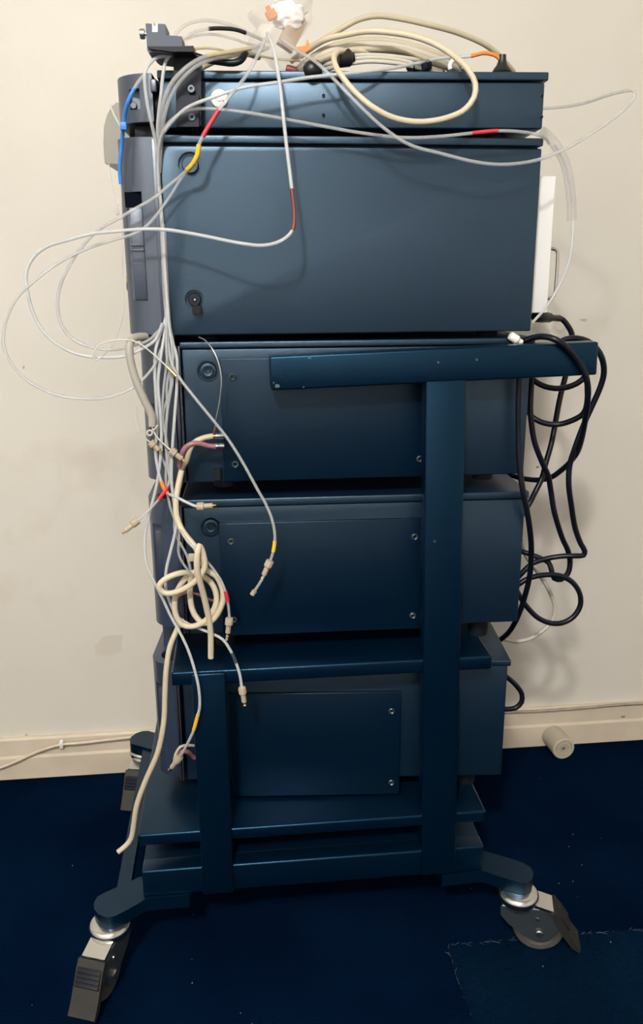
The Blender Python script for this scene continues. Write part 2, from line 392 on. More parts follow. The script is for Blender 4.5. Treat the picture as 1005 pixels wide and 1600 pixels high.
bz = bezel(m2, bl, br, m2.L(248, 214)[1], m2.L(240, 523)[1], r=.036, hole=False, slots=[(m2.L(197.5, 380)[0], m2.L(217, 380)[0]+.007, z(470), z(299), .012)])
xs0, xs1 = m2.L(197.5, 380)[0], m2.L(217, 380)[0]+.007
box('slot_window', xs0+.001, xs1-.001, .006, .0125, z(323), z(299.5), 'cavity', m2.root, 0)
box('slot_insert', xs0+.0058, xs1-.0005, .004, .0125, z(469), z(324), 'bezel', m2.root, .0008)
for py in (383, 391): box('slot_rib', xs0+.0045, xs1-.001, .0025, .006, z(py+1.6), z(py-1.6), 'strip', m2.root, .0003)
box('edge_trim', br-.0045, br+.0015, -.0012, .02, m2.L(246, 521)[1], m2.L(246, 216)[1], 'bezel', m2.root, .0006)
box('spine', br+.001, x0+.001, .02, MW-.02, z0+.003, z1, 'black', m2.root, 0)
feet(m2, x0, x1, z0, .008)
# brass and black connector on the front face
fx = bl
c = box('front_connector', fx-.003, fx+.006, .05, .064, m2.L(190, 455)[1], m2.L(190, 441)[1], 'black', m2.root, .001)
box('front_connector', fx-.0035, fx+.006, .051, .061, m2.L(190, 441)[1], m2.L(190, 431)[1], 'brass', m2.root, .001)
# white box with pull handle on the rear
q = lambda px, py: m2.L(px, py, .05)
wx0, wz0 = q(834, 488.5); wx1, wz1 = q(869.5, 275)
wb = box('rear_box', x1-.003, wx1, .05, .22, q(848, 489)[1], wz1, 'white_box', m2.root, .0015); wb['label'] = 'white box on the rear'
for py, pxx in ((314, 846), (378, 842.5)):
    xx, zz = q(pxx, py); lathe('pin', [(0, 0), (.0016, 0), (.0016, .006), (0, .006)], 'darkzinc', wb, (x1-.001, .046, zz), (1, 0, 0), 8)
hx, hz1 = m2.L(864, 389, .057); hx2, hz0 = m2.L(860, 466, .057)
hp = catmull([Vector((wx1-.002, .057, hz1)), Vector((wx1+.006, .057, hz1)), Vector((wx1+.0115, .057, hz1-.004)), Vector((wx1+.0125, .057, hz1-.012)), Vector((wx1+.0125, .057, hz0+.012)), Vector((wx1+.0115, .057, hz0+.004)), Vector((wx1+.006, .057, hz0)), Vector((wx1-.002, .057, hz0))], .003)
sweep('pull_handle', hp, .0024, 'chrome', wb, 10)['label'] = 'chrome pull handle'

# ---- three lower modules: lid, body, cover plate, bezel, strips
def lower(name, label, L_, R_, lidt, lidb, bot, pl_, pr_, pt_, pb_, scr, dmp, bz_, bzt, bzb, Y, rz, drop, ref=500, slots_=(), stripx=None, bzr=.036, hole=True):
    md = Mod(name, PY(L_[0], L_[1], Y).x, Y, math.radians(rz), 0)
    zb = md.L(ref, bot)[1]-drop
    md.root.location.z = zb; md.o.z = zb
    tag(md.root, label, 'module', GRP)
    bd, (x0, x1, z0, z1) = body(md, L_, R_, lidb, bot, ref=ref)
    box('lid', x0-.002, x1+.004, -.004, MW+.004, md.L(ref, lidb)[1]+.0005, md.L(ref, lidt)[1], 'panel', md.root, .0018)
    if dmp:
        x, z = md.L(*dmp); cut(bd, [cutter_cyl(md.root, x, z, .0145, .008)]); boss(md, x, z, .0145, .008)
    px0 = md.L(pl_, (pt_+pb_)/2, -.006)[0]; px1 = md.L(pr_, (pt_+pb_)/2, -.006)[0]
    pz1 = md.L((pl_+pr_)/2, pt_, -.006)[1]; pz0 = md.L((pl_+pr_)/2, pb_, -.006)[1]
    cpl = box('cover_plate', px0, px1, -.006, .0005, pz0, pz1, 'plate', md.root, .0012)
    for p in scr:
        x, z = md.L(*p, -.006); screw(cpl, x, -.006, z)
    bl, br = md.L(bz_[0], bz_[1])[0], md.L(bz_[2], bz_[1])[0]
    sl = [(md.L(a, (c+d)/2)[0], md.L(b, (c+d)/2)[0], md.L(a, d)[1], md.L(a, c)[1], dep) for a, b, c, d, dep in slots_]
    bzo = bezel(md, bl, br, md.L(bz_[2], bzt)[1], md.L(bz_[2], bzb)[1], r=bzr, hole=hole, slots=sl)
    for (a, b, c, d, dep) in slots_:
        xa, xb = md.L(a, (c+d)/2)[0], md.L(b, (c+d)/2)[0]; za, zb_ = md.L(a, d)[1], md.L(a, c)[1]
        box('grip_insert', xa+.004, xb-.0005, dep*.55, dep+.001, za+.0005, zb_-.012, 'bezel', md.root, .0005)
    box('spine', br, x0+.001, .03, MW-.03, z0+.002, z1, 'black', md.root, 0)
    if stripx:
        for a, b in stripx: box('edge_strip', md.L(a, (lidb+bot)/2)[0], md.L(b, (lidb+bot)/2)[0], -.002, .03, z0+.001, z1+.004, 'strip', md.root, .0008)
    feet(md, x0, x1, z0, drop)
    return md, (x0, x1, z0, z1)

m3, _ = lower('instrument_module', 'dark blue instrument module behind the trolley handle bar', (288, 640), (824.5, 640), 531.5, 542.5, 749,
      347, 672, 558, 748.5, ((363.5, 589.5), (367.5, 725.5), (656, 717)), (325, 580), (221, 640, 274), 529, 751, 1.150, -.6, .014,
      slots_=((234, 258, 632, 708, .014),), stripx=((276.5, 281.5), (282.8, 286.5)))
m4, _ = lower('instrument_module', 'dark blue instrument module standing on the middle trolley shelf', (290.5, 870), (815.5, 870), 775, 787.5, 983,
      345, 659, 814, 988, ((361, 846), (648, 838.5), (645, 961.5), (365, 968)), (329.5, 824), (233, 870, 282), 783, 980, 1.155, -1.4, .034,
      slots_=((240, 254, 822, 934, .018),), stripx=((281.5, 284.8), (286, 288.8)))
m5, _ = lower('instrument_module', 'dark blue instrument module standing askew on the lowest trolley shelf', (288, 1120), (789, 1120), 1033, 1042.5, 1214,
      360, 625.5, 1083, 1243, ((612, 1110.5), (611.5, 1222)), None, (238.5, 1120, 276), 1038, 1214, 1.185, -4.9, .034, ref=600,
      slots_=((245, 258, 1072, 1180, .018),), stripx=((277, 279.6), (280.6, 283.5)))
zt5 = m5.L(276, 1038)[1]; zb4 = m4.o.z+m4.L(282, 980)[1]-m5.o.z
box('bezel_neck', m5.L(252, 1010, .05)[0], m5.L(274, 1010, .05)[0], .065, .16, zt5-.01, zb4-.002, 'bezel', m5.root, .006)
# little angled bracket seen low on the side of the upper of the three
x, z = m3.L(343, 738, -.01); bm = bmesh.new(); bm_box(bm, x-.008, x+.002, -.012, 0, z-.012, z+.004); bmesh.ops.bevel(bm, geom=bm.edges[:], offset=.001, segments=1, affect='EDGES'); frombm('tube_clip', bm, 'black', m3.root, 40)

# ------------------------------------------------------------------ trolley
TY = 1.10                      # front plane of shelves
tr = empty('instrument_trolley', (.1, 1.33, 0)); tag(tr, 'dark blue steel trolley carrying the stack of modules', 'trolley')
def T(o):
    o.parent = tr; o.matrix_parent_inverse = Matrix.Translation((-.1, -1.33, 0)); return o
TB = 1.56                      # rear plane
def shelf(name, l, r_, zt, th):
    x0, x1 = PY(*l, TY).x, PY(*r_, TY).x
    return T(box(name, x0, x1, TY, TB, zt-th, zt, 'trolley', None, .0034))
zs3 = PY(500, 1039, TY).z; zs2 = PY(490, 1286, TY).z; zb0 = PY(490, 1342, TY).z
shelf('middle_shelf', (267, 1051), (770, 1024), zs3, .022)
shelf('lower_shelf', (214.6, 1307.6), (760, 1264.8), zs2, .020)
x0, x1 = PY(221, 1363, TY).x, PY(757, 1321, TY).x
T(box('base_plate', x0+.001, x1-.001, TY+.028, TB-.028, zb0-.012, zb0-.0004, 'trolley', None, .0018))
T(box('base_beam', x0, x1, TY, TY+.03, .125, zb0, 'trolley', None, .0034))
T(box('base_beam', x0, x1, TB-.03, TB, .125, zb0, 'trolley', None, .0018))
for xx in (x0+.05, x1-.09): T(box('spacer', xx, xx+.04, TY+.09, TB-.09, zb0, zs2-.02, 'trolley', None, .001))
# posts
PF = TY-.006
lx0, lx1 = PY(305, 1170, PF).x, PY(356.5, 1170, PF).x
T(box('short_post', lx0, lx1, PF, PF+.030, .125, zs3-.002, 'trolley', None, .0025))
T(box('short_post', lx0, lx1, TB-.02, TB+.01, .125, zs3-.002, 'trolley', None, .0025))
base = PY(686, 1350, PF); up_ = PY(698, 570, PF)
tall = math.hypot(up_.x-base.x, up_.z-base.z)
hw = (PY(722.5, 900, PF).x-PY(664, 900, PF).x)/2
def tpost(y0, y1):
    ang = math.atan2(up_.x-base.x, up_.z-base.z)
    o = box('tall_post', -hw, hw, y0, y1, -.02, tall, 'trolley', None, .0025)
    o.data.transform(Matrix.Translation((base.x, 0, base.z)) @ Matrix.Rotation(ang, 4, 'Y')); T(o)
    A = PY(421, 557, PF); B = PY(936, 534, PF); A2 = PY(424, 610.5, PF); L_ = math.hypot(B.x-A.x, B.z-A.z); ah = math.atan2(B.z-A.z, B.x-A.x)
    h = A.z-A2.z
    o = box('handle_bar', 0, L_, y0-.0004, y1+.0004, -h, 0, 'trolley', None, .0028)
    o.data.transform(Matrix.Translation((A.x, 0, A.z)) @ Matrix.Rotation(-ah, 4, 'Y')); T(o)
    return A, B
hA, hB = tpost(PF, PF+.030)
tpost(TB-.020, TB+.010)
for p in ((684.5, 565.5), (744.5, 561.5), (679, 845.5)):
    w = PY(*p, PF); o = lathe('screw_hole', [(0, .0006), (.0011, .0006), (.0016, .0009), (.0020, .0003), (.0020, -.001)], 'darkzinc', None, (w.x, PF-.0004, w.z), (0, -1, 0), 10); T(o)
mat('paint_chip', (.07, .10, .11), .6)
for px, py, w_, h_ in ((433, 603, .0052, .0034), (474.5, 605, .0016, .0014), (484, 559.5, .0034, .0018), (428, 598, .0015, .0015)):
    c = PY(px, py, PF-.0009); n = 9
    pp = [(c.x+w_*random.uniform(.5, 1.)*math.cos(6.283*i/n), c.z+h_*random.uniform(.5, 1.)*math.sin(6.283*i/n)) for i in range(n)]
    T(prism('paint_chip', pp, PF-.0009, PF, 'paint_chip', None, axis='y'))['label'] = 'bare chip in the paint of the handle bar'
# foot arms
AZ = .125; AT = .022
def arm(pts, mirror):
    P = [PZ(px, py, AZ) for px, py in pts]
    P = [(p.x, p.y) for p in P]
    if mirror: P = [(x, TY+TB-y) for x, y in P]
    return T(prism('foot_arm', P, AZ-AT, AZ, 'trolley', None, bev=.0030))
LA = ((221, 1369), (190, 1383), (165, 1394), (152, 1401), (147, 1410), (147, 1419), (153, 1428), (165, 1433), (178, 1432), (200, 1421), (227, 1405), (236, 1403.5), (295, 1399), (300, 1370))
RA = ((759, 1330), (790, 1339), (818, 1348), (829, 1355), (834, 1364), (832, 1374), (822, 1380), (812, 1379), (785, 1371), (760, 1362.5), (750, 1360.5), (691, 1367), (690, 1335))
for mir in (False, True): arm(LA, mir); arm(RA, mir)
# cross bar between the two arms on the left
P = [PZ(px, py, AZ) for px, py in ((176, 1366), (183, 1374), (200, 1378), (207, 1330))]
xa, xb = P[0].x, P[2].x
T(prism('cross_bar', [(xa+.010, 1.115), (xb+.004, 1.115), (xb+.004, 1.545), (xa+.010, 1.545)], AZ-AT+.001, AZ-.004, 'trolley', None, bev=.0015))

def caster(loc, ang, locked=True):
    root = lathe('caster', [(0, .1025), (.0255, .1025), (.0285, .1012), (.0315, .097), (.0325, .092), (.0310, .087), (.0265, .0855), (.0255, .084), (.0285, .0825), (.0265, .079), (0, .079)], 'chrome', None, seg=28)
    root['label'] = 'swivel caster with a black brake pedal'
    R_ = .0412; c = (.034, 0, R_)
    for s in (-1, 1):
        pts = [(-.028, .083), (.032, .083), (.058, .070), (.064, .052), (.050, R_-.012), (.036, R_-.018), (.020, R_-.012), (-.014, .050), (-.027, .066)]
        prism('fork_plate', pts, s*.0180-.0012, s*.0180+.0012, 'darkzinc', root, axis='y', bev=.0006)
    box('fork_top', -.026, .032, -.0190, .0190, .0805, .0845, 'zinc', root, .001)
    w = lathe('wheel', [(0, -.007), (.012, -.007), (.014, -.010), (.028, -.010), (.030, -.0130), (.037, -.0135), (.0400, -.0105), (R_, -.006), (R_, .006), (.0400, .0105), (.037, .0135), (.030, .0130), (.028, .010), (.014, .010), (.012, .007), (0, .007)], 'tread', root, c, (0, 1, 0), 36)
    lathe('axle_bolt', [(0, -.0240), (.0050, -.0240), (.0062, -.0230), (.0062, -.0195), (.003, -.0190), (.003, .0190), (.0062, .0195), (.0062, .0230), (.0050, .0240), (0, .0240)], 'steel', w, c, (0, 1, 0), 8)
    lathe('rivet', [(0, -.0215), (.0030, -.0210), (.0035, -.0190), (.0035, .0190), (.003, .0210), (0, .0215)], 'steel', root, (.030, 0, .066), (0, 1, 0), 10)
    br = prism('brake_bracket', [(.020, .0870), (.052, .0795), (.054, .0830), (.024, .0910)], -.0185, .0185, 'chrome', root, axis='y', bev=.0006)
    pd = prism('brake_pedal', [(.050, .0785), (.058, .0825), (.067, .071), (.088, .034), (.100, .018), (.097, .013), (.086, .020), (.074, .036), (.060, .056)], -.0215, .0215, 'pedal', root, axis='y', bev=.0012)
    for k in range(4):
        t = .12+.12*k; x = .062+(.091-.062)*t; z = .074+(.030-.074)*t
        box('pedal_rib', -.0035, .0035, -.0190, .0190, -.0026, .0026, 'black', pd, .0005).data.transform(Matrix.Translation((x+.0012, 0, z+.0010)) @ Matrix.Rotation(math.radians(33), 4, 'Y'))
    wp = catmull([Vector((.062, -.0200, .056)), Vector((.056, -.0200, .072)), Vector((.053, -.0180, .0775)), Vector((.052, 0, .0782)), Vector((.053, .0180, .0775)), Vector((.056, .0200, .072)), Vector((.062, .0200, .056))], .003)
    sweep('pedal_spring', wp, .0013, 'chrome', pd, 8)
    return root
def place_caster(o, x, y, ang):
    o.parent = tr; o.location = (x-.1, y-1.33, 0); o.rotation_euler = (0, 0, math.radians(ang))
def copy_tree(o, parent):
    c = o.copy(); COL.objects.link(c); c.parent = parent
    for ch in list(o.children): copy_tree(ch, c)
    return c
c0 = caster(None, 0); place_caster(c0, -.219, 1.082, -110)
for (x, y, a) in ((.424, 1.078, -16), (-.214, TY+TB-1.088, -104), (.424, TY+TB-1.082, 25)):
    place_caster(copy_tree(c0, tr), x, y, a)

# ------------------------------------------------------------------ tubes from the bag and along the stack
RT_ = .0021
TG = 'clear plastic tubes of the stack'
def tube(label, pts, r=RT_, m='tube_clear', name='plastic_tube', **k): return cable(name, label, 'tube', pts, r, m, TG, **k)
tube('white tube hanging from the bag, dark red sleeve, swinging out before the wall',
     ((418, 52, 1.17), (428, 78, 1.12), (437, 130, 1.09), (447, 220, 1.078), (456, 295, 1.070), (460, 335, 1.066), (457, 360, 1.063), (440, 376, 1.06), (412, 383.5, 1.06), (375, 380, 1.062), (320, 369, 1.075), (260, 359, 1.085), (215, 358.5, 1.088), (186, 361, 1.09), (145, 365, 1.10), (103, 376, 1.11), (72, 386, 1.12), (52, 402, 1.12), (41, 425, 1.12), (43, 456, 1.12), (54, 495, 1.12), (72, 523, 1.12), (103, 546, 1.12), (140, 557, 1.12), (197, 556, 1.115), (220, 546, 1.115), (243, 531, 1.125), (254, 505, 1.125)),
     .0023, 'tube_white', sleeves=(((457, 300), (459, 361), 'sl_brown', 1.12),))
tube('clear tube with red and yellow sleeves looping tightly before the wall',
     ((415, 60, 1.16), (402, 88, 1.125), (385, 118, 1.105), (362, 147, 1.098), (342, 172, 1.095), (328, 194, 1.094), (317, 213, 1.093), (311, 226, 1.093), (309, 240, 1.094), (302, 255, 1.098), (293, 265, 1.105), (280, 277, 1.112), (266, 288, 1.115), (245, 306, 1.118), (228, 317, 1.12), (208, 328, 1.12), (186, 341, 1.12), (153, 360, 1.13), (124, 391, 1.14), (103, 425, 1.14), (93, 451, 1.14), (90, 471, 1.14), (93, 500, 1.14), (106, 523, 1.14), (124, 536, 1.14), (155, 545, 1.135), (181, 546, 1.13), (205, 541, 1.13), (232, 532, 1.128), (250, 515, 1.128)),
     .0022, 'tube_clear', sleeves=(((342, 171), (317, 213), 'sl_red', 1.25), ((310, 227), (295, 263), 'sl_yellow', 1.35)))
tube('clear tube making the widest loop before the wall',
     ((294, 266, 1.108), (282, 281, 1.112), (272, 297, 1.115), (258, 318, 1.118), (243, 338, 1.12), (228, 354, 1.12), (208, 366, 1.12), (187, 372, 1.12), (155, 382, 1.12), (124, 394, 1.11), (85, 415, 1.11), (47, 445, 1.10), (26, 466, 1.10), (10, 500, 1.10), (5, 528, 1.10), (10, 554, 1.10), (26, 580, 1.10), (52, 601, 1.10), (85, 616, 1.10), (129, 623, 1.10), (168, 621, 1.105), (207, 606, 1.11), (228, 588, 1.115), (243, 568, 1.12), (252, 545, 1.125)),
     .0020, 'tube_clear')
tube('clear tube arching over the top module to an orange sleeve and black plug',
     ((249, 300, 1.136), (247, 250, 1.132), (252, 215, 1.125), (265, 195, 1.115), (290, 170, 1.105), (330, 153, 1.10), (380, 137, 1.10), (440, 128, 1.10), (480, 121.5, 1.10), (532, 116, 1.10), (575, 111.5, 1.11), (610, 107, 1.13), (652, 99, 1.16), (689, 91, 1.18), (736, 87.5, 1.18), (757, 83, 1.18), (775, 87, 1.18), (784, 96, 1.18)),
     .0022, 'tube_white', sleeves=(((734, 87), (784, 96), 'sl_orange', 1.15),))
tube('clear tube running along the module gap, red sleeve near its rear end',
     ((248, 290, 1.134), (247, 240, 1.13), (255, 205, 1.12), (270, 186, 1.115), (290, 174, 1.112), (315, 169.5, 1.11), (345, 171, 1.108), (400, 178, 1.105), (450, 187, 1.105), (520, 200, 1.105), (560, 207, 1.105), (631, 215, 1.10), (690, 213, 1.10), (738, 208, 1.10), (778, 204.5, 1.10), (815, 206, 1.105), (838, 210, 1.11), (852, 216, 1.13), (858, 224, 1.16)),
     .0021, 'tube_clear', sleeves=(((738, 208), (776, 205), 'sl_red', 1.2),))
tube('long clear tube hanging across the top module, looping out past its rear end',
     ((440, 62, 1.17), (470, 82, 1.14), (495, 98, 1.115), (525, 127, 1.095), (560, 163, 1.085), (600, 200, 1.08), (640, 226, 1.078), (690, 240, 1.08), (740, 252.5, 1.08), (780, 257, 1.085), (820, 254, 1.095), (850, 247, 1.10), (885, 232, 1.11), (930, 205, 1.12), (970, 176, 1.13), (990, 155, 1.14), (992, 143, 1.15), (978, 142, 1.17), (950, 149, 1.2), (910, 162, 1.25), (870, 168, 1.3), (830, 170, 1.36)),
     .0022, 'tube_clear')
tube('clear tube arching highest from the bracket block into the bag',
     ((272, 62, 1.13), (276, 51, 1.13), (290, 39, 1.13), (316, 32, 1.14), (341, 34, 1.15), (371, 43, 1.16), (395, 55, 1.17), (420, 66, 1.18)), .0022, 'tube_faint')
tube('clear tube with a long black sleeve running into the bag',
     ((286, 62, 1.11), (292, 57, 1.11), (305, 50, 1.12), (327, 45, 1.13), (350, 44.5, 1.14), (371, 47, 1.15), (390, 54, 1.16), (410, 62, 1.18)), .0021, 'tube_faint', sleeves=(((329, 45), (384, 51), 'sl_black', 1.12),))
tube('thin clear tube arching from the bracket block below the black-sleeved tube',
     ((285, 80, 1.11), (291, 72, 1.11), (289, 64, 1.11), (296, 59, 1.12), (310, 55, 1.13), (334, 54, 1.14), (364, 60.5, 1.15), (386, 68, 1.17), (405, 72, 1.19)), .0017, 'tube_faint')
tube('thin tan tube lying lowest behind the bracket block',
     ((296, 78, 1.13), (319, 75, 1.14), (341, 77, 1.15), (358, 81, 1.16), (390, 84, 1.18), (430, 92, 1.2), (470, 95, 1.2)), .0016, 'yellowed')
tube('thick yellowed tube curving from the front bundle up to the bag',
     ((247, 262, 1.135), (248, 215, 1.13), (252, 180, 1.118), (258, 152, 1.11), (271, 126, 1.105), (297, 101, 1.105), (323, 88, 1.11), (356, 82, 1.12), (386, 77, 1.14), (412, 70, 1.17)), .0026, 'tube_clear', sleeves=(((320, 89), (390, 76), 'yellowed', 1.05),))
tube('thick clear tube curving beside the yellowed one up to the bag',
     ((249, 270, 1.137), (252, 220, 1.13), (257, 180, 1.116), (266, 152, 1.112), (282, 126, 1.108), (306, 104, 1.108), (332, 92, 1.115), (362, 88, 1.13), (392, 84, 1.15), (420, 74, 1.18)), .0026, 'tube_clear')
tube('clear tube bowing out from under the bracket block along the top bezel',
     ((262, 88, 1.12), (246, 89.5, 1.115), (233, 100, 1.11), (227, 111, 1.105), (226, 125, 1.105), (228, 146, 1.107), (231, 166, 1.11), (236, 189, 1.115), (242, 216, 1.125), (246, 240, 1.132), (248, 285, 1.136)), .0022, 'tube_white')
tube('thick clear tube dropping straight from the bracket block down the front gap',
     ((268, 84, 1.12), (259, 96, 1.12), (255, 115, 1.118), (252, 145, 1.118), (248, 178, 1.122), (246, 210, 1.128), (247, 245, 1.135), (250, 300, 1.137), (255, 360, 1.137), (258, 420, 1.135), (262, 480, 1.132), (267, 526, 1.13), (276, 556, 1.125), (276.5, 600, 1.12), (273, 650, 1.115), (269.5, 700, 1.112), (268, 750, 1.11), (272, 785, 1.11), (276, 805, 1.11), (275, 826, 1.11), (267, 860, 1.108), (260, 890, 1.106), (259, 918, 1.105), (266, 942, 1.104), (277, 963, 1.102), (295, 975, 1.10), (326, 988, 1.095), (348, 999, 1.09), (362, 1020, 1.088), (369, 1036, 1.086), (375, 1055, 1.084), (378, 1076, 1.083)),
     .0022, 'tube_white', sleeves=(((362, 1019), (368.5, 1035), 'sl_grey', 1.1),), fits=(((378, 1074, 1.083), (382.5, 1102, 1.083)),))
tube('long clear tube with yellow sleeve hanging down to the bottom module',
     ((252, 330, 1.138), (257, 420, 1.138), (261, 490, 1.136), (256, 528, 1.13), (251, 560, 1.122), (247, 600, 1.118), (251, 650, 1.115), (252, 700, 1.112), (245, 757, 1.11), (232, 808, 1.11), (227, 832, 1.11), (226, 857, 1.108), (229, 882, 1.106), (240, 907, 1.104), (254, 935, 1.102), (267, 963, 1.10), (281, 988, 1.095), (293, 1013, 1.09), (304, 1046, 1.085), (311, 1078, 1.082), (312, 1105, 1.082), (308, 1122, 1.084), (303, 1140, 1.088), (296, 1156, 1.095), (286, 1175, 1.11), (281, 1184, 1.12)),
     .0021, 'tube_white', sleeves=(((309.5, 1116), (304, 1138), 'sl_yellow', 1.3),), fits=(((282, 1182, 1.12), (265, 1203, 1.13)),))
tube('clear tube with orange sleeve turning right to a beige fitting',
     ((251, 320, 1.139), (256, 420, 1.139), (260, 490, 1.137), (249, 527, 1.13), (243.5, 545, 1.122), (242, 580, 1.12), (244, 625, 1.118), (246, 665, 1.116), (243, 705, 1.113), (248, 738, 1.11), (254, 758, 1.108), (262, 771, 1.108), (276, 777, 1.108), (290, 784, 1.105), (303, 790, 1.102), (310, 791.5, 1.10)),
     .0021, 'tube_white', sleeves=(((251, 753), (263, 772), 'sl_orange', 1.35),), fits=(((308, 791.5, 1.10), (338, 789.5, 1.095)),))
tube('clear tube with red sleeve turning left to a beige fitting before the wall',
     ((253, 330, 1.139), (258, 430, 1.139), (262, 495, 1.137), (260, 527, 1.13), (261, 560, 1.123), (256, 605, 1.12), (254, 650, 1.118), (262, 700, 1.115), (266, 735, 1.112), (262, 760, 1.108), (253, 774, 1.106), (236, 794, 1.104), (214, 815, 1.10)),
     .0017, 'tube_clear', sleeves=(((261, 763), (247, 780), 'sl_red', 1.6),), fits=(((215.5, 812.5, 1.10), (191, 833.5, 1.09)),))
tube('clear tube crossing the third module diagonally, yellow sleeve above its fitting',
     ((254, 340, 1.14), (259, 430, 1.14), (262, 500, 1.137), (264, 545, 1.128), (269, 569, 1.12), (279, 588, 1.115), (301, 617, 1.105), (336, 660, 1.095), (357, 687, 1.09), (379, 722, 1.085), (401, 762, 1.08), (415, 787, 1.078), (424, 808, 1.076), (429, 829, 1.075), (429.5, 845, 1.075), (427, 862, 1.075), (422, 877, 1.075), (416, 893, 1.075), (406, 911, 1.076), (394, 929, 1.078)),
     .0021, 'tube_clear', sleeves=(((429.5, 843), (428.5, 857), 'sl_yellow', 1.3), ((396, 925), (393.5, 930), 'peek', 1.7)), fits=(((422.5, 876, 1.075), (410, 903, 1.076)),))
tube('clear tube with red sleeve ending at a fitting beside the beige coil',
     ((256, 350, 1.139), (260, 440, 1.139), (264, 505, 1.135), (269, 545, 1.125), (270, 590, 1.12), (262, 640, 1.118), (259, 690, 1.115), (264, 740, 1.112), (272, 780, 1.11), (276, 806, 1.108), (281, 822, 1.10), (291, 843, 1.09), (313, 866, 1.08), (334, 890, 1.075), (347, 911, 1.075), (354, 930, 1.075), (357, 948, 1.076), (358.5, 966, 1.078), (357, 985, 1.08), (354, 1000, 1.082)),
     .0020, 'tube_clear', sleeves=(((353, 925), (356, 942), 'sl_red', 1.4),), fits=(((358.5, 966, 1.078), (355.5, 994, 1.08)),))
for k, (off, lab) in enumerate(((-3, 'slack clear tube in the front bundle, leftmost where it passes the white coil'), (3, 'slack clear tube in the front bundle ending behind the beige coil'))):
    tube(lab, ((255+off, 360, 1.139), (259+off, 450, 1.138), (263+off, 510, 1.134), (266+off*2, 550, 1.126), (264-off, 600, 1.122), (258+off, 650, 1.12), (256-off*2, 700, 1.118), (262+off, 745, 1.116), (270+off*1.5, 790, 1.114), (276-off, 830, 1.116), (286+off*2, 868, 1.118), (300, 900, 1.12)), .0019, 'tube_clear')
# blue tube along the bezels
tube('bright blue tube clipped along the front bezels',
     ((225, 117, 1.115), (214, 131, 1.11), (206, 146, 1.108), (199, 162, 1.11), (195, 180, 1.118), (192, 206, 1.125), (190, 228, 1.13), (188, 246, 1.132), (187, 267, 1.134), (189, 288, 1.136)), .0022, 'tube_clear', sleeves=(((210, 139), (189, 287), 'sl_blue', 1.12),))
tube('thin white tube behind the blue one at the top bezel',
     ((173, 165, 1.16), (177, 176, 1.15), (184, 190, 1.138), (191, 201, 1.122)), .0014, 'tube_white')
o = box('blue_cable_clip', -.004, .004, -.003, .004, -.0045, .0045, 'sl_blue', None, .001); o.location = PY(193, 197, 1.117); tag(o, 'small blue clip on the blue tube', 'clip')
tube('hair-thin capillary running down the tall bezel to the wall side',
     ((189, 288, 1.145), (190.5, 340, 1.15), (191.5, 400, 1.15), (192, 470, 1.15), (191, 492, 1.15), (183, 522, 1.15), (172, 545, 1.15), (160, 556, 1.15)), .0008, 'capillary', name='capillary_tube')
tube('hair-thin capillary hanging from the smoked door to a small loop',
     ((170, 256, 1.2), (175, 292, 1.18), (181, 318, 1.17), (186, 333, 1.16), (183, 336, 1.155), (181, 328, 1.155), (184, 321, 1.155), (188, 320, 1.155)), .0008, 'capillary', name='capillary_tube')
tube('thin white capillary with small loop and brass tip crossing the bundle',
     ((160, 556, 1.11), (152, 562, 1.11), (147, 560, 1.11), (145, 553, 1.11), (155, 539, 1.11), (176, 532, 1.11), (197, 531, 1.11), (215, 535, 1.11), (238, 552, 1.108), (262, 574, 1.104), (276, 588, 1.10)), .0010, 'capillary', name='capillary_tube', sleeves=(((264, 576), (274, 586), 'brass', 2.2),))
tube('bowed steel capillary on the side of the third module',
     ((311, 527, 1.135), (321, 532, 1.125), (333, 547, 1.115), (342, 568, 1.11), (346, 592, 1.108), (344, 622, 1.11), (338, 655, 1.112), (335, 678, 1.115)), .0010, 'steel', name='capillary_tube', sleeves=(((335.5, 674), (335, 678), 'copper', 2.),))
# right-hand hose pair
tube('wide clear hose curving down behind the white rear box',
     ((846, 204, 1.22), (858, 214, 1.22), (871, 231, 1.22), (882, 252, 1.22), (889, 280, 1.22), (893, 315, 1.22), (893.5, 345, 1.22)), .0066, 'hose_clear', name='clear_hose', seg=12)
tube('thin clear tube running down past the chrome handle to the black plug',
     ((868, 226, 1.22), (882, 252, 1.22), (889, 280, 1.22), (894, 315, 1.22), (895.5, 352, 1.215), (892, 395, 1.2), (884, 424, 1.19), (870, 454, 1.18), (856, 476, 1.165), (845, 490, 1.15), (833, 503, 1.135)), .0020, 'tube_white')

# ------------------------------------------------------------------ hose, wires and beige cable at the front
CG = 'cables of the stack'
def cab(label, pts, r, m, name='cable', **k): return cable(name, label, 'cable', pts, r, m, CG, **k)
cab('thick grey cable with bare copper end dangling beside the third bezel',
    ((228, 526, 1.14), (212, 527, 1.125), (203.5, 535, 1.115), (202, 550, 1.11), (208, 580, 1.108), (217, 606, 1.106), (228, 630, 1.106), (237, 649, 1.106), (238, 666, 1.106)), .0052, 'grey_hose', name='grey_cable', seg=12)
c = tube('thin wire leaving the copper end to a beige fitting', ((237.5, 649, 1.105), (238, 666, 1.105), (243, 680, 1.104), (254, 692, 1.102), (267, 703.5, 1.10)), .0012, 'white_cable', name='wire',
     sleeves=(((237.5, 649), (238, 664), 'copper', 1.9),), fits=(((266.5, 703, 1.10), (288, 720, 1.10)),))
tube('thin white wire hanging left of the third bezel to a small fitting', ((213, 636, 1.115), (213, 655, 1.112), (217, 672, 1.11), (225, 683, 1.108), (236, 692, 1.106)), .0010, 'white_cable', name='wire', fits=(((235, 690.5, 1.106), (251, 706, 1.106)),))
ring = [PY(234+4*math.cos(t*math.pi/7), 676.5+4*math.sin(t*math.pi/7), 1.103) for t in range(14)]
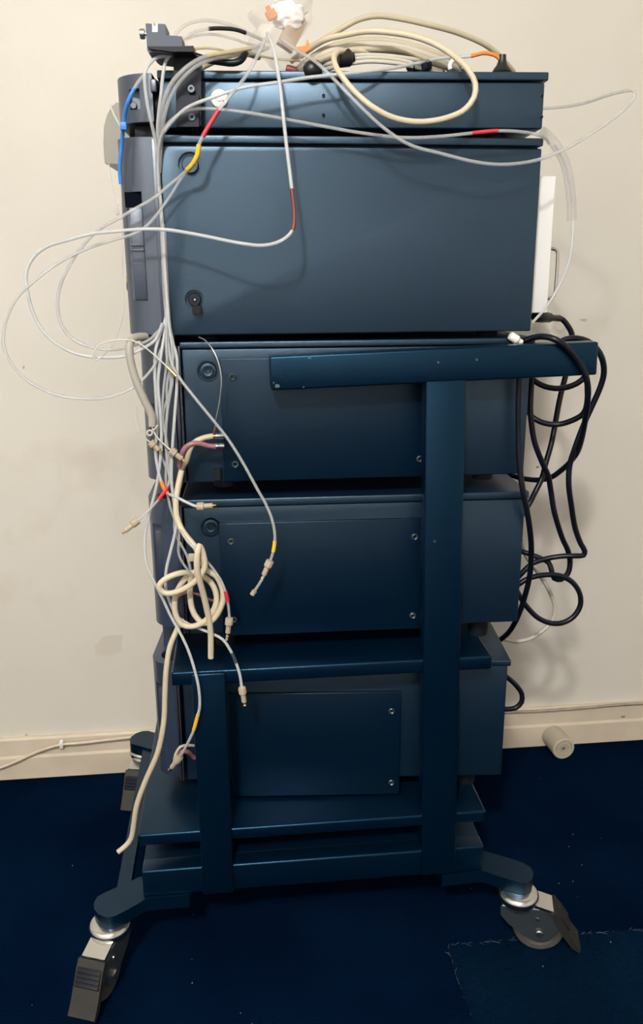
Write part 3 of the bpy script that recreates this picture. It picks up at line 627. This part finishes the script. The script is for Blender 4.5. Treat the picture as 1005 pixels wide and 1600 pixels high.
org = ring[0].copy(); o = sweep('eyelet_wire', catmull([PY(247, 664, 1.105), PY(240, 672, 1.104)]+ring[11:]+ring[:13], .002), .0012, 'white_cable', None, 8, org); o.location = org; tag(o, 'white eyelet wire beside the copper cable end', 'wire')
cab('beige cable looping into the upper brass connector', ((283, 733, 1.13), (287, 727, 1.12), (292, 718, 1.115), (296, 704, 1.112), (303, 692, 1.112), (316, 685, 1.114), (329, 682, 1.116), (333, 681.5, 1.116)), .0040, 'beige_cable', name='beige_cable')
cab('purple jacketed cable pair looping into the lower brass connector', ((281, 729, 1.12), (283, 714, 1.112), (289, 700, 1.108), (300, 693, 1.108), (313, 693, 1.11), (325, 696.5, 1.113), (337, 697.5, 1.114)), .0036, 'purple', name='purple_cable')
for i, (py, lab) in enumerate(((681, 'upper brass coaxial connector on the third module'), (697, 'lower brass coaxial connector on the third module'))):
    A = PY(333, py+.5, 1.116); B = PY(351, py, 1.118)
    o = lathe('coaxial_connector', [(0, -.002), (.0022, -.002), (.0024, .003), (.0038, .003), (.0040, .005), (.0040, .006), (.0032, .006), (.0032, .0075), (.0042, .0078), (.0042, .0145), (.0036, .0150), (0, .0150)], 'brass' if 0 else 'steel', None, (0, 0, 0), B-A, 12); o.location = A; tag(o, lab, 'connector')
    lathe('connector_collar', [(0, -.003), (.0030, -.003), (.0032, -.001), (.0032, .0045), (0, .0045)], 'brass', o, (0, 0, 0), B-A, 12)
cab('long beige cable knotted into a coil before the fourth module',
    ((284, 735, 1.12), (279, 757, 1.115), (275, 782, 1.11), (277, 810, 1.105), (287, 832, 1.098), (304, 853, 1.09), (315, 874, 1.085), (323, 891, 1.085), (337, 899, 1.085), (346, 915, 1.085), (349, 935, 1.085), (343, 954, 1.086), (332, 969, 1.088), (318, 974, 1.092), (304, 960, 1.096), (298, 940, 1.098), (297, 922, 1.098), (298, 907, 1.098), (296, 897, 1.095), (284, 895, 1.085), (265, 901, 1.08), (252, 910, 1.08), (249, 918, 1.08), (256, 926, 1.08), (268, 927, 1.078), (286, 921, 1.074), (303, 910, 1.07), (314, 898, 1.068), (320, 886, 1.068), (319, 872, 1.068), (315, 858, 1.068), (311.5, 853, 1.066), (309, 862, 1.062), (308, 889, 1.062), (312, 907, 1.066), (318, 929, 1.074), (323, 951, 1.08), (328, 974, 1.085), (329.5, 995, 1.088), (329.5, 1028, 1.09)),
    .0042, 'cream_cable', name='beige_cable', seg=10)
cab('single round loop of beige cable behind the knotted coil',
    ((318, 899, 1.105), (306, 893, 1.105), (294, 900, 1.10), (282, 914, 1.098), (274.5, 931, 1.097), (273, 951, 1.097), (276.5, 965, 1.097), (285, 976, 1.096), (299, 979, 1.094), (317, 973, 1.09), (331, 958, 1.088), (338.5, 940, 1.09), (337, 924, 1.093), (329, 909, 1.097), (316, 900, 1.10), (306, 897, 1.104), (296, 905, 1.11)), .0042, 'cream_cable', name='beige_cable', seg=10)
o = box('tape_flag', -.006, .006, -.0006, .0006, -.006, .006, 'cream_cable', None, .0003); o.location = PY(301, 871, 1.083); o.rotation_euler = (.2, .1, .3); tag(o, 'torn cream tape flag on the beige coil', 'tape')
o = box('cable_tie', -.0075, .0075, -.004, .004, -.004, .004, 'beige_cable', None, .001); o.location = PY(315, 872, 1.077); o.rotation_euler = (0, .6, .2); tag(o, 'cream tie holding the beige coil together', 'cable tie')
cab('single beige cable hanging from the bundle past the lower shelf to the floor side',
    ((284, 966, 1.12), (277, 983, 1.115), (266, 1010, 1.105), (260, 1046, 1.095), (258, 1084, 1.09), (256, 1129, 1.085), (246, 1177, 1.08), (228, 1219, 1.078), (214, 1258, 1.076), (208, 1296, 1.076), (205, 1310, 1.076), (197, 1321, 1.074), (184, 1331.5, 1.07)), .0040, 'beige_cable', name='beige_cable')
cab('short beige cable at the foot of the bottom bezel', ((303, 1165, 1.14), (291, 1164.5, 1.132), (282, 1167, 1.128), (275, 1177, 1.128), (272, 1192, 1.13)), .0022, 'beige_cable', name='beige_cable')
cab('short purple cable at the foot of the bottom bezel', ((304, 1184, 1.145), (293, 1175, 1.136), (284, 1174, 1.132), (277, 1181, 1.132), (273, 1195, 1.134)), .0036, 'purple', name='purple_cable')
cab('red wire behind the beige coil', ((275, 935, 1.125), (292, 926, 1.12), (310, 929, 1.115), (330, 938, 1.112), (343, 940, 1.115)), .0020, 'purple', name='wire')

# ------------------------------------------------------------------ black mains cables on the right
BR = .0043
def mains(label, pts, **k): return cable('mains_cable', label, 'cable', pts, BR, 'black_cable', 'black mains cables', seg=10, **k)
mains('black mains cable with plug leaving the tall module, hanging behind the handle',
      ((872, 496, 1.25), (880, 500, 1.25), (888, 510, 1.25), (893.5, 521, 1.25), (895, 540, 1.25), (890, 565, 1.25), (882, 595, 1.25), (875, 623, 1.25), (866, 672, 1.24), (861, 696, 1.235), (853, 724, 1.23), (847, 747, 1.225), (837, 768, 1.22), (826, 789, 1.21), (815, 806, 1.21)))
pl = PY(836, 494, 1.22); pe = PY(876, 498, 1.25)
o = lathe('mains_plug', [(0, 0), (.0075, 0), (.0085, .002), (.0088, .018), (.0078, .020), (.0072, .034), (.0050, .038), (.0046, (pe-pl).length), (0, (pe-pl).length)], 'rubber', None, (0, 0, 0), pe-pl, 14); o.location = pl; tag(o, 'black mains plug at the lower rear corner of the tall module', 'plug')
mains('black mains cable draped over the front of the handle bar end',
      ((818, 534, 1.145), (826, 530, 1.13), (838, 526.5, 1.115), (852, 526, 1.10), (868, 530.5, 1.09), (887, 544, 1.0875), (905, 566, 1.087), (915, 586, 1.087), (919, 605, 1.09), (918, 632, 1.10), (914, 660, 1.12), (909, 686, 1.15), (902, 707, 1.18), (891, 722, 1.2), (877, 735, 1.22), (861, 746, 1.24), (843, 750, 1.26), (819, 748, 1.28), (793, 741, 1.30)))
mains('black mains cable bulging out past the handle end, bent sharply below',
      ((878, 533, 1.15), (887, 529.5, 1.15), (900, 528.5, 1.15), (918, 533, 1.15), (932, 544, 1.15), (941, 560, 1.15), (944, 582, 1.155), (939, 603, 1.16), (927, 631, 1.165), (913, 662, 1.17), (898, 702, 1.175), (890.5, 727, 1.18), (889, 757, 1.18), (893, 789, 1.185), (899, 825, 1.19), (908, 850, 1.19), (914, 861, 1.19), (912, 867.5, 1.19), (900, 868.5, 1.19), (879, 869, 1.195), (856, 872.5, 1.2), (833, 880, 1.2), (818, 893, 1.2), (806, 906, 1.2)))
mains('black mains cable sagging just below the handle bar',
      ((822, 574, 1.2), (828, 588, 1.2), (838, 597, 1.195), (852, 604, 1.19), (873, 607, 1.19), (893, 603, 1.19), (909, 594, 1.19), (921, 576, 1.19), (924, 560, 1.19)))
mains('black mains cable sagging across at mid height of the third module',
      ((820, 632, 1.22), (825, 643, 1.21), (835, 654, 1.2), (852, 661.5, 1.195), (873, 663, 1.19), (894, 657, 1.18), (912, 646, 1.17), (918, 625, 1.16), (918, 600, 1.16)))
mains('black mains cable hanging down the rear edge to a small hook bend',
      ((832, 575, 1.2), (830, 610, 1.19), (829, 640, 1.185), (831, 664, 1.185), (836, 692, 1.185), (848, 724, 1.19), (857, 744, 1.195), (861, 767, 1.2), (866.5, 800, 1.2), (879, 841, 1.205), (888, 861, 1.21), (891, 878, 1.21), (887.5, 896, 1.21), (877, 905.5, 1.21), (866, 903.5, 1.21), (862, 891, 1.21), (857.5, 879, 1.215), (845, 872.5, 1.22), (820, 863, 1.23), (806, 860, 1.24)))
mains('black mains cable running down the rear edge of the fourth module to the bottom one',
      ((813, 575, 1.131), (811, 620, 1.131), (810.5, 680, 1.131), (813, 735, 1.128), (817, 765, 1.125), (823, 794, 1.128), (828.5, 830, 1.14), (830.5, 863, 1.16), (828, 899, 1.17), (820, 933, 1.18), (810, 962, 1.2), (796, 987, 1.23), (779, 1002, 1.27)))
mains('black mains cable coiled in a ring behind the fourth module',
      ((808, 915, 1.2), (818, 908, 1.2), (833, 901.5, 1.2), (856, 898, 1.2), (877, 900, 1.2), (895, 910, 1.2), (906, 927, 1.2), (907, 946, 1.2), (897, 963, 1.2), (881, 972.5, 1.2), (863, 974, 1.2), (842, 966, 1.2), (826, 951, 1.2), (815, 936, 1.2), (806, 920, 1.2)))
mains('short black mains cable looping from the rear of the bottom module',
      ((780, 1051, 1.22), (791, 1057, 1.22), (806, 1070, 1.22), (815.5, 1084, 1.22), (815, 1097, 1.22), (806, 1106, 1.22), (791, 1108, 1.22), (778, 1107, 1.22)))
cab('grey-white cable looping behind the mains cables at the rear', ((815, 845, 1.28), (822, 868, 1.28), (834, 885, 1.28), (847, 903, 1.28), (860, 926, 1.28), (867, 947, 1.28), (863, 969, 1.28), (849, 985, 1.28), (829, 997.5, 1.28), (806, 1002, 1.28), (786, 998, 1.28)), .0036, 'white_cable', name='white_cable')

# ------------------------------------------------------------------ pile on top of the stack
PG = 'cable pile on the top module'
def pile(label, pts, r=.0040, m='beige_cable', name='beige_cable', **k): return cable(name, label, 'cable', pts, r, m, PG, seg=10, **k)
pile('beige cable arching highest over the pile to the black plug', ((455, 96, 1.24), (478, 78, 1.22), (511, 59, 1.2), (540, 41, 1.19), (562, 30, 1.19), (590, 25, 1.19), (628, 29.5, 1.19), (671, 39, 1.19), (715, 51, 1.2), (755, 68, 1.21), (775, 82, 1.22), (790, 98, 1.23), (803, 113, 1.25)), .0036)
pile('beige cable hanging in a wide loop down the side of the top module',
     ((470, 88, 1.22), (490, 73, 1.2), (511, 61, 1.18), (540, 54.5, 1.17), (573, 49, 1.16), (612, 51, 1.15), (649, 57.5, 1.14), (682, 70, 1.13), (711, 89, 1.115), (733, 111, 1.098), (743, 131, 1.095), (741, 152, 1.09), (728, 170, 1.09), (708, 181, 1.088), (680, 188.5, 1.085), (650, 190.5, 1.085), (615, 184, 1.085), (585, 169, 1.085), (560, 149, 1.09), (540, 127, 1.095), (527, 108, 1.10), (522, 93, 1.12), (526, 83, 1.14), (540, 80, 1.16), (570, 81, 1.18), (600, 86, 1.19)), .0036, 'cream_cable')
for k, (dy, Y, rr, lab) in enumerate(((0, 1.20, .0045, 'thick grey-beige cable, topmost of the flat coil on the pile'), (6.5, 1.19, .0045, 'thick grey-beige cable, second of the flat coil on the pile'),
                                 (13, 1.18, .0040, 'grey-beige cable, third of the flat coil on the pile'), (20, 1.185, .0036, 'grey-beige cable, fourth of the flat coil on the pile'))):
    f = 1-k*.10
    pile(lab, ((462+6*k, 112, Y+.05), (480+5*k, 96+dy*.35, Y+.02), (510+3*k, 77+dy*.8, Y), (548, 66+dy, Y), (590, 63.5+dy, Y), (630, 69+dy*f, Y), (668-4*k, 80+dy*.8, Y), (700-9*k, 92+dy*.55, Y+.01), (724-12*k, 106, Y+.03), (735-14*k, 116, Y+.06)), rr, ('beige_cable', 'white_cable', 'beige_cable', 'white_cable')[k])
for k, (a, b, c_, lab) in enumerate(((98, 90, 104, 'thin white cable lying across the flat coil'), (105, 96, 108, 'thin white cable lying lowest in the pile'), (92, 86, 96, 'thin white cable lying beneath the thick coil cables'))):
    pile(lab, ((500+6*k, a+6, 1.2), (530, a-2, 1.17), (575, b, 1.165), (620, b+3, 1.165), (655, c_-2, 1.17), (690, c_+6, 1.2)), .0026, 'white_cable', 'white_cable')
pile('beige cable rising from behind the bracket to the bag', ((312, 108, 1.18), (332, 98, 1.175), (353, 89, 1.17), (368, 84.5, 1.17), (384, 84, 1.18), (405, 90, 1.2)), .0032)
cable('black_cable', 'short black cable bent upward beside the bracket', 'cable', ((306, 88, 1.13), (321, 92.5, 1.13), (348, 97, 1.13), (364, 98.5, 1.13), (375, 95, 1.13), (381, 88, 1.135), (383.5, 83, 1.14)), .0042, 'black_cable', PG)
lz = m1.o.z+m1.L(500, 111.8)[1]
def plug(name, label, cat, px, py, Y, prof, m, d=(1, 0, 0), seg=14):
    p = PY(px, py, Y); o = lathe(name, prof, m, None, (0, 0, 0), d, seg); o.location = p; tag(o, label, cat); return o
plug('cable_plug', 'black flared cable plug at the end of the orange sleeve', 'plug', 784, 112, 1.18, [(0, 0), (.0125, 0), (.011, .003), (.0075, .007), (.0055, .012), (.0048, .020), (0, .020)], 'rubber', (0, 0, 1))
plug('cable_connector', 'black barrel connector in the middle of the pile', 'connector', 527, 92, 1.16, [(0, 0), (.009, 0), (.0105, .002), (.0105, .016), (.009, .018), (.006, .018), (.006, .022), (0, .022)], 'rubber', (1, .2, .15))
plug('cable_connector', 'black rounded connector half hanging over the lid edge', 'connector', 478, 112, 1.13, [(0, 0), (.007, 0), (.010, .003), (.0115, .010), (.009, .018), (0, .020)], 'rubber', (1, .3, .35))
for k, (px, lab) in enumerate(((640, 'grey threaded connector lying on the lid, left of the pair'), (657, 'grey threaded connector lying on the lid, right of the pair'))):
    plug('cable_connector', lab, 'connector', px, 104, 1.17, [(0, 0), (.006, 0), (.0075, .001), (.0075, .006), (.006, .007), (.006, .010), (.0075, .011), (.0075, .014), (0, .015)], 'bracket', (.8, .5, .2))
ring = [PY(714+11*math.cos(t*math.pi/8), 104-11*math.sin(t*math.pi/8), 1.17) for t in range(-1, 10)]
org = ring[0].copy(); o = sweep('cable_clamp', catmull(ring, .003), .0030, 'white_plastic', None, 8, org); o.location = org; tag(o, 'white plastic cable clamp standing on the lid', 'clamp')
plug('cable_connector', 'small purple-grey connector under the bag', 'connector', 447, 107, 1.16, [(0, 0), (.004, 0), (.005, .002), (.005, .013), (.003, .015), (0, .015)], 'sl_brown', (1, .1, -.2))

# clear bag with its contents
def crumple(name, ctr, rad, m, seed, ridg, sub=4, floor=None):
    bm = bmesh.new(); bmesh.ops.create_icosphere(bm, subdivisions=sub, radius=1)
    for v in bm.verts:
        p = v.co.copy(); q = p*1.7+Vector((seed*3.1, seed, seed*1.7))
        d = 1+ridg*(abs(noise.noise(q))*1.6-.35)+ridg*.6*(abs(noise.noise(q*2.6))-.2)
        v.co = Vector((p.x*rad[0], p.y*rad[1], p.z*rad[2]))*d
    o = frombm(name, bm, m, None, 180); o.location = ctr; return o
def bag(name, outline, Y, thick, m, seed):
    """crumpled bag: an outline of pixel radii round a centre, puffed to real thickness"""
    cx = sum(p[0] for p in outline)/len(outline); cy = sum(p[1] for p in outline)/len(outline)
    ctr = PY(cx, cy, Y); bm = bmesh.new(); n = 48; rows = 12
    per = catmull([PY(p[0], p[1], Y)-ctr for p in outline+[outline[0]]], .002)
    per = [per[int(i*len(per)/n) % len(per)] for i in range(n)]
    for s in (-1, 1):
        prev = None
        for j in range(rows+1):
            f = math.sin(j/rows*math.pi/2); ring_ = []
            for i in range(n):
                b = per[i]*f; h = math.sqrt(max(0, 1-f*f))*thick
                q = (b*42)+Vector((seed, s*4, 0)); w = noise.noise(q)*.010+abs(noise.noise(q*2.1))*.008
                edge = 0 if j == rows else 1
                ring_.append(Vector((b.x+noise.noise(q+Vector((9, 0, 0)))*.004*edge, s*(h+w*edge*(.3+f)), b.z+noise.noise(q+Vector((0, 9, 0)))*.004*edge)))
            vs = [bm.verts.new(v) for v in ring_] if j else [bm.verts.new((0, s*thick, 0))]
            if prev:
                for i in range(n):
                    k = (i+1) % n
                    if len(prev) == 1: bm.faces.new((prev[0], vs[i], vs[k]))
                    else: bm.faces.new((prev[i], prev[k], vs[k], vs[i]))
            prev = vs
    bmesh.ops.remove_doubles(bm, verts=bm.verts[:], dist=.0004)
    o = frombm(name, bm, m, None, 50); o.location = ctr; return o
o = bag('plastic_bag', [(388, 22), (400, 14), (420, 12), (440, -4), (470, -6), (488, -2), (486, 14), (488, 30), (476, 52), (462, 72), (470, 92), (478, 104), (455, 110), (425, 106), (412, 92), (394, 84), (388, 70), (394, 52), (404, 42), (393, 34)], 1.20, .03, 'bag', 2.)
tag(o, 'crumpled clear plastic bag on the tubes atop the stack', 'bag')
o = crumple('tissue_wad', PY(450, 24, 1.20), (.022, .014, .015), 'tissue', 3, .35); tag(o, 'white crumpled tissue inside the clear bag', 'tissue')
o = prism('card_packet', [(-.011, -.020), (.011, -.020), (.012, .020), (-.010, .021)], -.006, .006, 'card', None, axis='y', bev=.001); o.location = PY(455, 52, 1.20); o.rotation_euler = (0, math.radians(28), .2); tag(o, 'brown card packet inside the clear bag', 'packet')
o = lathe('orange_thimble', [(0, 0), (.006, 0), (.007, .001), (.007, .010), (.006, .011), (.003, .011), (.003, .016), (0, .016)], 'orange', None, (0, 0, 0), (-.5, -.2, .9), 14); o.location = PY(427, 30, 1.19); tag(o, 'small orange thimble-shaped stopper inside the clear bag', 'stopper')
pts = [(455, 76), (478, 72.5), (480, 62), (484, 73), (485, 78), (476, 84), (466, 78)]
c = PY(474, 76, 1.18); o = prism('orange_clip', [(PY(*p, 1.18).x-c.x, PY(*p, 1.18).z-c.z) for p in pts], -.004, .004, 'orange', None, axis='y', bev=.0006); o.location = c; tag(o, 'orange pointed plastic clip beside the bag', 'clip')
# rear right: clear bag and white plug lying on the third module
o = bag('plastic_bag', [(838, 502), (855, 498), (872, 502), (884, 512), (890, 527), (880, 532), (860, 528), (842, 524), (832, 514)], 1.30, .02, 'bag', 5.); tag(o, 'small clear plastic bag behind the handle bar', 'bag')
o = plug('cable_plug', 'white plug lying behind the handle bar', 'plug', 797, 524, 1.135, [(0, 0), (.005, 0), (.006, .002), (.0062, .012), (.0040, .015), (.0040, .020), (0, .021)], 'white_plastic', (.85, .0, -.5))

# ------------------------------------------------------------------ wall and floor things
pts = [(-30, 1214), (0, 1200), (25, 1190), (60, 1174), (95, 1163.5), (120, 1161.5), (160, 1157), (205, 1152), (240, 1149)]
cable('wall_cable', 'cream painted cable drooping along the baseboard beside the caster', 'cable', tuple((a, b, WY-.020) for a, b in pts), .0034, 'skirting_paint', 'cables on the baseboard')
o = box('cable_clip', -.004, .004, -.004, .010, -.007, .007, 'white_plastic', None, .001); o.location = PY(96, 1164, WY-.020); tag(o, 'white clip holding the drooping wall cable', 'clip')
mat('wall_wire', (.36, .31, .25), .6, var=.2, vscale=40)
pts = [(700, 1117), (790, 1112.5), (850, 1110), (910, 1105.5), (960, 1101), (1040, 1096)]
cable('wall_cable', 'cream cable lying on the baseboard top near the filter cartridge', 'cable', tuple((a, b+.5, WY-.013) for a, b in pts), .0034, 'wall_wire', 'cables on the baseboard')
# filter cartridge on the floor
fr = .0255; e0 = PZ(880, 1186, 0); e1 = PZ(859, 1160, 0)
d = Vector((e1.x-e0.x, e1.y-e0.y, 0)); d.normalize(); A = Vector((e0.x, e0.y, fr))
fl = .088
o = lathe('filter_cartridge', [(.0055, .006), (.0055, 0), (.0085, 0), (.009, .004), (.0115, .004), (.012, .0), (.0160, 0), (.0165, .004), (.0190, .004), (.0195, 0), (fr-.002, 0), (fr, .0015), (fr, fl-.0015), (fr-.002, fl), (0, fl)], 'filter', None, (0, 0, 0), d, 32); o.location = A
tag(o, 'beige ribbed filter cartridge lying on the carpet against the baseboard', 'filter')
lathe('core_hole', [(0, .004), (.0054, .004), (.0054, .006)], 'filter_core', o, (0, 0, 0), d, 16)
# tape patch and scuffs on the wall
tp = [(148, 1009), (162, 993), (191, 992), (188, 1019), (170, 1024), (150, 1024)]
c = PY(170, 1008, WY); o = prism('tape_patch', [(PY(*p, WY).x-c.x, PY(*p, WY).z-c.z) for p in tp], -.0008, 0, 'tape', None, axis='y'); o.location = c; tag(o, 'old tape patch on the wall left of the trolley', 'tape')
def scuff(name, label, px, py, w, h, m='scuff'):
    c = PY(px, py, WY); n = 10; pp = []
    for i in range(n):
        t = 2*math.pi*i/n; k = random.uniform(.55, 1.1); pp.append((w*k*math.cos(t), h*k*math.sin(t)))
    o = prism(name, pp, -.0005, .0, m, None, axis='y'); o.location = c; tag(o, label, 'scuff'); return o
mat('scuff_pale', (.50, .44, .33), .7)
scuff('wall_scuff', 'small brown scuff on the wall between the hanging mains cables', 840, 730, .0045, .0028)
scuff('wall_scuff', 'pale grey scuff on the wall right of the chrome handle', 912, 500, .010, .004, 'scuff_pale')
scuff('wall_scuff', 'short slanted scuff on the wall below the widest tube loop', 37, 574, .0022, .0050, 'scuff_pale')
scuff('wall_scuff', 'brown scuff above the drooping wall cable', 41, 1148, .005, .003, 'scuff_pale')
o = scuff('wall_scuff', 'dark chip on the baseboard right of the filter cartridge', 971, 1116, .006, .003); o.location.y -= .0105
# carpet patch with frayed edge
cpts = [PZ(698, 1478, 0), PZ(780, 1471, 0), PZ(860, 1465, 0), PZ(1060, 1448, 0), PZ(1100, 1700, 0), PZ(775, 1700, 0), PZ(738, 1592, 0), PZ(714, 1530, 0), PZ(706, 1500, 0)]
o = prism('carpet_patch', [(p.x-cpts[0].x, p.y-cpts[0].y) for p in cpts], 0, .0015, 'carpet_new', None, bev=.0005); o.location = (cpts[0].x, cpts[0].y, .0); tag(o, 'loose navy carpet piece under the right caster', 'carpet')
fr_ = bmesh.new()
def strand(bm, p, d, L_, r):
    q = p+d*L_; s = d.cross(Vector((0, 0, 1))).normalized()*r; vs = []
    for pt in (p, q): vs.append([bm.verts.new(pt+s), bm.verts.new(pt-s), bm.verts.new(pt+Vector((0, 0, r*1.6)))])
    for i in range(3): bm.faces.new((vs[0][i], vs[0][(i+1) % 3], vs[1][(i+1) % 3], vs[1][i]))
    bm.faces.new(vs[0]); bm.faces.new(vs[1][::-1])
path = [cpts[6], cpts[7], cpts[8], cpts[0], cpts[1], cpts[2], cpts[3]]
for a, b in zip(path, path[1:]):
    n = int((b-a).length/.004)
    for i in range(n):
        if random.random() < .45: continue
        p = a.lerp(b, (i+random.random())/n)+Vector((0, 0, .0016)); t = (b-a).normalized(); ang = random.gauss(0, .5)
        t = Vector((t.x*math.cos(ang)-t.y*math.sin(ang), t.x*math.sin(ang)+t.y*math.cos(ang), 0))
        strand(fr_, p-cpts[0], t, random.uniform(.003, .011), random.uniform(.0002, .0005))
mat('fray', (.045, .065, .085), .9)
fo = frombm('frayed_edge', fr_, 'fray', o); fo['kind'] = 'stuff'
# lint on the carpet
lb = bmesh.new()
for i in range(16):
    p = PZ(random.uniform(0, 1005), random.uniform(1215, 1600), 0)
    if not (-.9 < p.x < 1.1 and p.y < 1.62): continue
    a = random.uniform(0, 6.3); strand(lb, p+Vector((0, 0, .001)), Vector((math.cos(a), math.sin(a), 0)), random.uniform(.0008, .0025), random.uniform(.0003, .0005))
for px, py in ((895, 1307), (889, 1326), (895, 1381), (873, 1384), (909, 1355), (954, 1476), (848, 1514), (113, 1356), (300, 1540)):
    p = PZ(px, py, 0); strand(lb, p+Vector((0, 0, .004)), Vector((.5, .8, 0)), .002, .0008)
lo_ = frombm('carpet_lint', lb, 'lint'); lo_['kind'] = 'stuff'; lo_['label'] = 'pale lint specks on the navy carpet'; lo_['category'] = 'lint'
